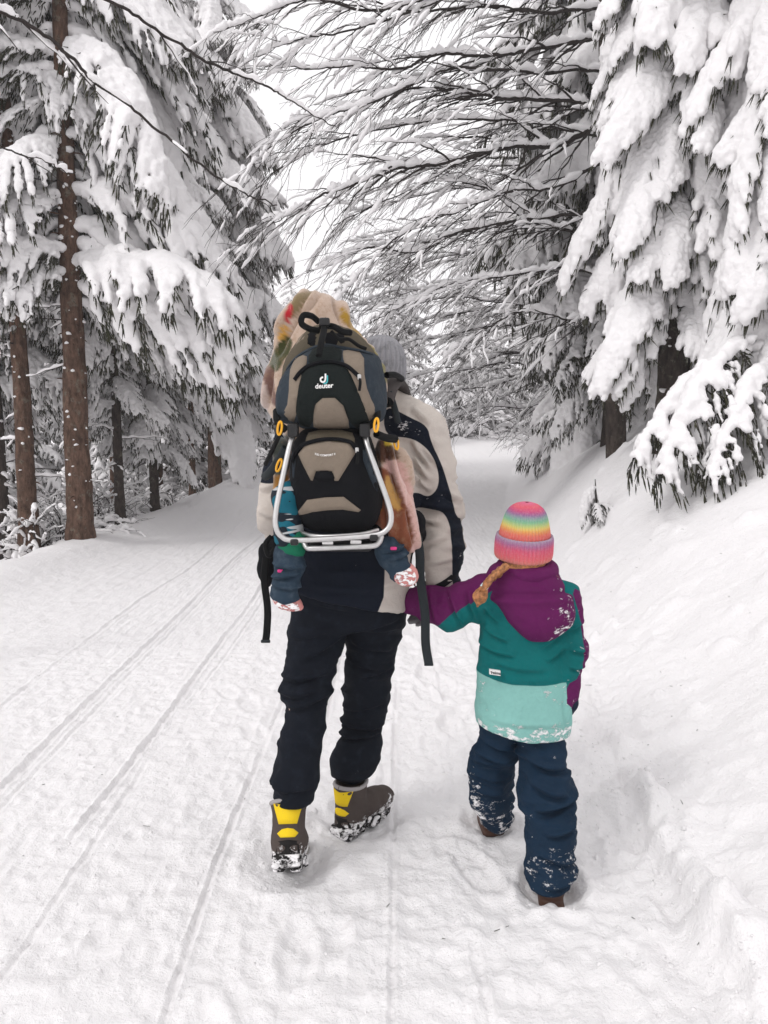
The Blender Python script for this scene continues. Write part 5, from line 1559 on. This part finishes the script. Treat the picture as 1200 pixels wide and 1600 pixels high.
# tube frame with its stand
C = curve([W(459, 676, 2.56), W(452, 700, 2.53), W(442, 745, 2.50), W(432, 795, 2.47), W(431, 822, 2.455), W(440, 838, 2.45), W(460, 844, 2.45), W(530, 841, 2.45), W(585, 836, 2.45),
           W(604, 828, 2.45), W(611, 812, 2.455), W(607, 788, 2.47), W(590, 740, 2.50), W(575, 700, 2.53), W(569, 676, 2.56)], 8)
V, Q = tube(C, .0088, 12); FR = mk("tube_frame", V, Q, M_ALU, PACK)
C = curve([W(474, 846, 2.56), W(480, 856, 2.54), W(492, 857, 2.53), W(540, 855, 2.53), W(582, 853, 2.53), W(592, 848, 2.54), W(596, 838, 2.56)], 6)
V, Q = tube(C, .009, 10); mk("foot_bar", V, Q, M_ALU, FR)
C = curve([W(470, 832, 2.58), W(500, 838, 2.52), W(560, 835, 2.52), W(590, 828, 2.58)], 6)
V, Q = tube(C, .007, 8); mk("cross_bar", V, Q, M_ALU, FR)
def blob(name, c, half, mat, parent, rot=None, rnd=.006):
    m = max(half) * 1.8 + .015
    F = Field(np.array(c) - m, np.array(c) + m, max(.0028, max(half) / 9)); F.box(c, half, min(rnd, min(half) * .9), .001, rot=rot)
    V, Q = F.mesh(1); return mk(name, V, Q, mat, parent)
for p in ((460, 845), (584, 838)): blob("stand_foot", W(p[0], p[1] + 2, 2.445), (.013, .012, .010), M_PLASTIC, FR)
for p in ((458, 672), (570, 672)):
    j = blob("frame_joint", W(p[0], p[1], 2.545), (.017, .02, .022), M_PLASTIC, FR)
blob("base_plate", W(532, 853, 2.60), (.105, .05, .014), M_PLASTIC, FR)
for p in ((512, 848), (556, 847)): blob("white_tag", W(p[0], p[1], 2.535), (.018, .003, .006), M_WHITE, FR, rnd=.001)

def strap(name, pts, w, parent, mat=None, thick=.12, face=(0, 1, 0)):
    V, Q = tube(curve(pts, 8), w, 8, flat=(face, thick)); return mk(name, V, Q, mat or M_WEB, parent)
# top buckle, carry loop and straps
strap("carry_loop", [W(497, 517, 2.58), W(482, 513, 2.55), W(471, 505, 2.545), W(474, 493, 2.55), W(487, 494, 2.56), W(498, 503, 2.575)], .010, PACK, M_DARK, .3)
strap("top_strap", [W(509, 500, 2.60), W(506, 517, 2.55), W(502, 535, 2.50), W(498, 556, 2.475)], .0105, PACK, M_DARK, .25)
blob("top_buckle", W(507, 503, 2.565), (.017, .012, .013), M_PLASTIC, PACK)
strap("draw_cord", [W(518, 518, 2.58), W(530, 530, 2.565), W(545, 530, 2.57), W(560, 540, 2.57), W(572, 545, 2.58)], .006, PACK, M_DARK, 1)
strap("draw_cord", [W(500, 510, 2.59), W(520, 510, 2.58), W(535, 518, 2.58), W(548, 520, 2.6)], .010, PACK, M_DARK, .6)
# yellow clips with webbing
def clip(c, rot):
    a = np.linspace(0, 2 * np.pi, 17)
    V, Q = tube(np.stack([.0065 * np.cos(a), 0 * a, .021 * np.sin(a)], 1), .0038, 6, cap=False); mk("yellow_clip", V @ rot.T + c, Q, M_ORANGE, PACK)
clip(W(437, 669, 2.52), roty(R(8))); clip(W(588, 664, 2.50), roty(R(5))); clip(W(436, 727, 2.58), roty(R(20))); clip(W(619, 692, 2.60), roty(R(-8)))
strap("side_strap", [W(432, 642, 2.60), W(434, 660, 2.55), W(447, 672, 2.54)], .012, PACK, M_DARK, .3)
strap("side_strap", [W(590, 640, 2.58), W(588, 655, 2.53), W(574, 668, 2.54)], .012, PACK, M_DARK, .3)
strap("side_strap", [W(588, 678, 2.52), W(603, 684, 2.56), W(618, 686, 2.60)], .013, PACK, M_DARK, .4)
strap("side_strap", [W(447, 700, 2.60), W(435, 720, 2.62), W(422, 738, 2.66), W(414, 745, 2.7)], .015, PACK, M_WEB, .3)
strap("side_strap", [W(440, 672, 2.56), W(427, 700, 2.66), W(415, 725, 2.75)], .008, PACK, M_DARK, .5)
# shoulder straps over the jacket
strap("shoulder_strap", [W(604, 628, 2.74), W(611, 606, 2.83), W(618, 597, 2.90), W(626, 600, 2.97), W(632, 616, 3.04)], .026, PACK, P_PAD, .45, (0.3, .6, .74))
strap("shoulder_strap", [W(500, 640, 2.72), W(480, 600, 2.86), W(476, 595, 2.95), W(474, 615, 3.06)], .026, PACK, P_PAD, .45, (0.3, .6, .74))
strap("load_strap", [W(604, 586, 2.74), W(618, 586, 2.80), W(628, 592, 2.88)], .011, PACK, M_DARK, .4)
strap("load_strap", [W(608, 612, 2.76), W(616, 636, 2.76), W(622, 660, 2.775)], .011, PACK, M_WEB, .3)
# hip belt pads and the long hanging strap ends
def pad(pts, rr, sq):
    P = [np.array(p) for p in pts]
    F = Field(np.min(P, 0) - .1, np.max(P, 0) + .1, .007); F.limb(P, rr, .02, sq=sq); V, Q = F.mesh(1); N = normals(V, Q)
    V = V + N * (.006 * (ridge(V * 18, 2) - .5))[:, None]; return mk("hip_belt_pad", V, Q, P_BLACK, PACK)
HB = pad([W(560, 838, 2.66), W(610, 832, 2.68), W(643, 818, 2.74), W(648, 835, 2.86)], [.03, .036, .045, .04], (1, 1.6, 1))
strap("hip_belt_strap", [W(652, 838, 2.70), W(656, 868, 2.69), W(657, 905, 2.70), W(664, 960, 2.68), W(665, 1005, 2.70), W(670, 1038, 2.685)], .0155, PACK, M_WEB, .16)
strap("hip_belt_strap", [W(416, 868, 2.66), W(413, 905, 2.65), W(418, 950, 2.65), W(417, 985, 2.65), W(415, 1002, 2.64)], .0125, PACK, M_DARK, .2)
for p in ((670, 1038, 2.685), (415, 1002, 2.64)): blob("strap_end", W(*p), (.016, .004, .006), M_WEB, PACK, rnd=.002)
pad([W(470, 840, 2.68), W(440, 850, 2.67), W(421, 862, 2.68), W(417, 890, 2.70), W(416, 910, 2.71)], [.03, .035, .032, .030, .018], (1, 1.4, 1))
strap("thin_cord", [W(648, 850, 2.70), W(642, 880, 2.66), W(648, 915, 2.68)], .003, PACK, M_DARK, 1)
strap("belt_loop", [W(424, 838, 2.63), W(415, 850, 2.62), W(420, 868, 2.62), W(430, 858, 2.62)], .009, PACK, M_DARK, .5)

# ------------------------------------------------------------------ the toddler riding in it
TOD = thing("person", "toddler riding in the carrier under a blanket, two small pink-soled boots dangling", "person", (-.17, 2.66, .9))
t_head = W(497, 535, 2.80)
tl = [W(470, 760, 2.72), W(447, 775, 2.63), W(452, 905, 2.62)]
trr = [W(575, 770, 2.75), W(598, 800, 2.74), W(612, 868, 2.68)]
body_mesh("body", TOD, t_head, .075, t_head + (0, -.0, -.10), W(512, 650, 2.79), W(515, 750, 2.76),
          [[W(465, 655, 2.80), W(455, 700, 2.84), W(480, 705, 2.88)], [W(560, 655, 2.80), W(572, 700, 2.84), W(550, 705, 2.88)]], [tl, trr], .52, .011)
def leg(name, pts, rr, mat, amp, freq, **kw):
    P = [np.array(p) for p in pts]
    F = Field(np.min(P, 0) - .1, np.max(P, 0) + .1, .0055); F.limb(P, rr, .015)
    V, Q = F.mesh(1); N = normals(V, Q); V = V + N * (amp * (ridge(V * np.array(freq), 2) - .5))[:, None]
    return mk(name, V, Q, mat, TOD, **kw)
t_ = NT("teal_print_trousers")
bz = t_.noise(17, 1, .5, t_.coord((1, 1, 1.6)))
c_ = t_.mix(t_.ramp(bz, .50, .51), (.004, .11, .16), (.006, .012, .02)); c_ = t_.mix(t_.ramp(t_.noise(15, 1, .5, t_.coord((.5, .5, 3))), .62, .63), c_, (.45, .47, .48))
M_TPRINT = t_.done(c_, .85)
M_DENIM = fabric("toddler_navy_gaiter", (.022, .038, .058), weave=400, var=.4, worn=(.5, (.09, .12, .15)), dust="dust")
M_PINK = plain("pink_rubber", (.62, .26, .24), .6, var=.12)
leg("trousers", [W(480, 760, 2.70), W(449, 780, 2.60), W(452, 842, 2.595)], [.05, .048, .046], M_TPRINT, .012, (14, 14, 24))
leg("trousers", [W(560, 760, 2.75), W(598, 800, 2.735), W(606, 862, 2.68)], [.045, .042, .040], M_DENIM, .008, (14, 14, 24), attrs=None)
leg("sock_cuff", [W(456, 842, 2.59), W(456, 858, 2.59)], [.043, .043], fabric("green_knit", (.01, .13, .07), weave=260, bumpd=.002), .006, (10, 10, 40))
M_GAITER_A = {"dust": None}
def gait(pts, rr):
    P = [np.array(p) for p in pts]
    F = Field(np.min(P, 0) - .1, np.max(P, 0) + .1, .0055); F.limb(P, rr, .012)
    V, Q = F.mesh(1); N = normals(V, Q); V = V + N * (.016 * (ridge(V * np.array((14, 14, 24)), 2) - .5) + creases(V, N, [(422, 884, 476, 890, .006, .010), (424, 905, 470, 898, .007, .010), (424, 915, 472, 922, .006, .007), (596, 866, 640, 862, .007, .010), (604, 880, 645, 872, .006, .008)], 2.57))[:, None]
    return mk("gaiter", V, Q, M_DENIM, TOD, attrs={"dust": np.full(len(V), .05)})
g1 = gait([W(451, 868, 2.595), W(452, 885, 2.59), W(449, 905, 2.585), W(446, 928, 2.575)], [.049, .047, .040, .044])
g2 = gait([W(606, 858, 2.64), W(615, 872, 2.635), W(624, 890, 2.63)], [.042, .042, .040])
blob("button", W(438, 892, 2.545), (.010, .004, .006), plain("pink_button", (.7, .04, .22), .5), g1)
blob("button", W(615, 857, 2.585), (.011, .004, .006), plain("pink_button", (.7, .04, .22), .5), g2)
def tiny_boot(poly, y0):
    pl = Pillow(W2(poly, y0 - .03), y0, .030, .022, .055, lean=.55)
    V, Q = pl.build(.005); b = mk("boot", V, Q, M_PINK, TOD)
    cc = W2(poly, y0 - .03); c = cc.mean(0); cc = c + (cc - c) * .80 + (0, -.004)
    V, Fc = sheet(cc, pl.front, .004, .006, .008, 1)
    t_ = NT("snowy_tread"); f = t_.ramp(t_.noise(75, 3, .6, t_.coord((.6, 1, 1.3))), .46, .50)
    t_.bump(f, .8, .004)
    mk("sole", V, Fc, t_.done(t_.mix(f, (.50, .20, .19), (.88, .86, .86)), .7), b)
    return b
tiny_boot([(421, 926), (430, 917), (443, 920), (460, 931), (472, 946), (475, 955), (455, 957), (436, 953), (424, 943)], 2.575)
tiny_boot([(611, 893), (617, 883), (630, 881), (648, 886), (656, 899), (653, 912), (638, 919), (622, 915), (614, 906)], 2.615)

# ------------------------------------------------------------------ the printed blanket over the toddler
BL = [((420, 440, 640, 650), (.60, .47, .375))]
blk = Pillow(W2([(408, 600), (419, 560), (430, 535), (437, 505), (444, 484), (456, 462), (474, 450), (492, 447), (512, 451), (526, 463), (537, 482), (555, 505), (576, 533), (594, 560), (604, 580), (606, 640),
                 (560, 700), (450, 700), (432, 660), (416, 640), (407, 620)], 2.72), 2.80, .115, .13, .10, lean=.12)
V1, Q1 = blk.build(.0075); N = normals(V1, Q1)
V1 = V1 + N * (.022 * (ridge(V1 * np.array((9, 6, 5)) + 1.7, 2) - .55) + creases(V1, N, [(484, 450, 448, 530, .016, .022), (520, 455, 535, 510, .014, .016), (462, 470, 438, 560, .014, .016), (500, 452, 470, 505, .016, .012), (540, 480, 600, 580, .016, .014), (425, 570, 420, 640, .014, .016)], 2.72))[:, None]
fold = Pillow(W2([(592, 676), (612, 690), (625, 706), (636, 735), (645, 775), (652, 815), (659, 842), (656, 862), (645, 875), (625, 868), (600, 856), (586, 840), (580, 790), (582, 720)], 2.62), 2.72, .07, .05, .05)
V2, Q2 = fold.build(.006); N = normals(V2, Q2)
V2 = V2 + N * (.018 * (ridge(V2 * np.array((22, 8, 4.5)), 2) - .5) + creases(V2, N, [(600, 690, 628, 800, .011, .018), (615, 690, 645, 790, .011, .018), (592, 700, 605, 850, .011, .014), (632, 770, 650, 870, .010, .012)], 2.64))[:, None]
fold2 = Pillow(W2([(420, 690), (438, 683), (452, 700), (450, 760), (445, 800), (432, 806), (422, 790), (426, 740)], 2.66), 2.72, .04, .03, .03)
V3, Q3 = fold2.build(.006); N = normals(V3, Q3)
V3 = V3 + N * (.012 * (ridge(V3 * np.array((22, 8, 6)), 2) - .5))[:, None]
V = np.concatenate([V1, V2, V3]); Q = np.concatenate([Q1, Q2 + len(V1), Q3 + len(V1) + len(V2)])
cream = np.array((.47, .355, .28)); colr = np.tile(np.append(cream, 1), (len(V), 1))
PR = [([(455, 462), (474, 449), (486, 447), (474, 475), (462, 490), (450, 505), (446, 490)], 2.70, (.22, .165, .085)),
      ([(448, 470), (456, 478), (455, 495), (447, 506), (441, 500), (444, 484)], 2.70, (.42, .015, .025)), ([(452, 496), (462, 490), (458, 515), (448, 520)], 2.7, (.62, .5, .42)),
      ([(436, 505), (447, 506), (450, 528), (432, 535)], 2.70, (.62, .33, .06)), ([(425, 545), (448, 520), (458, 535), (440, 575), (424, 585), (410, 575)], 2.70, (.045, .05, .015)),
      ([(400, 570), (424, 570), (430, 600), (434, 640), (420, 625)], 2.70, (.16, .085, .07)), ([(400, 600), (414, 592), (420, 640), (404, 640)], 2.70, (.5, .4, .36)),
      ([(531, 468), (560, 505), (566, 525), (550, 512), (531, 500)], 2.70, (.34, .20, .025)), ([(566, 520), (610, 575), (612, 600), (595, 590), (575, 545)], 2.70, (.16, .135, .02)),
      ([(586, 640), (640, 640), (640, 690), (610, 694), (586, 690)], 2.62, (.50, .44, .40)),
      ([(586, 690), (604, 686), (625, 712), (620, 722), (600, 728), (586, 715)], 2.62, (.075, .03, .016)), ([(595, 678), (612, 690), (616, 698), (600, 696)], 2.6, (.72, .50, .03)),
      ([(598, 720), (622, 716), (640, 740), (662, 850), (650, 880), (640, 860), (620, 800), (604, 760)], 2.62, (.62, .40, .36)),
      ([(575, 730), (606, 732), (630, 772), (644, 815), (648, 850), (638, 872), (575, 864)], 2.62, (.20, .062, .030)),
      ([(600, 742), (612, 750), (630, 795), (620, 802), (606, 780)], 2.62, (.50, .28, .08)), ([(584, 775), (592, 780), (596, 806), (582, 815)], 2.60, (.80, .42, .02)),
      ([(418, 680), (456, 680), (452, 740), (420, 745)], 2.66, (.07, .08, .07)), ([(418, 745), (456, 740), (452, 812), (418, 812)], 2.66, (.36, .17, .03))]
Pw = V[:, [0, 2]] + .006 * np.stack([fbm(V * 45, 2) - .5, fbm(V * 45 + 9, 2) - .5], 1) * 2
for poly, Yp, c in PR:
    f = smooth(.003, -.003, polysdf(Pw, smoothpoly(W2(poly, Yp), 1)))
    colr[:, :3] = colr[:, :3] * (1 - f[:, None]) + f[:, None] * np.array(c)
t_ = NT("printed_fleece")
c_ = t_.attr("print").outputs["Color"]
c_ = t_.mix(t_.ramp(t_.noise(42, 5, .65), .50, .72), c_, t_.mix(.5, c_, (.30, .19, .11)))
c_ = t_.mix(t_.math('MULTIPLY', t_.ramp(t_.noise(70, 4), .55, .7), .45), c_, (.70, .55, .42), 'MULTIPLY')
t_.bump(t_.noise(420, 3), .6, .0025)
BLK = mk("blanket", V, Q, t_.done(c_, .95, 0, .1, .4), attrs={"print": colr})
tag(BLK, "cream fleece blanket printed in brown, red and mustard draped over the toddler", "blanket")
# ------------------------------------------------------------------ the thin winter mist that pales the far trees
HZ = NT("winter_mist")
HZ.t.nodes.remove(HZ.b)
pv = HZ.n("ShaderNodeVolumePrincipled")
pv.inputs["Color"].default_value = (1.0, .985, .995, 1)
pv.inputs["Density"].default_value = 0.0018
pv.inputs["Anisotropy"].default_value = 0.0
HZ.l(pv.outputs[0], HZ.out.inputs["Volume"])
x0, x1, y0, y1, z0, z1 = -152, 152, -16, 162, -6, 19
V = [(x, y, z) for x in (x0, x1) for y in (y0, y1) for z in (z0, z1)]
hz = mk("haze", V, [(0, 1, 3, 2), (4, 6, 7, 5), (0, 4, 5, 1), (2, 3, 7, 6), (0, 2, 6, 4), (1, 5, 7, 3)], HZ.m, smooth=False)
hz["kind"] = "stuff"
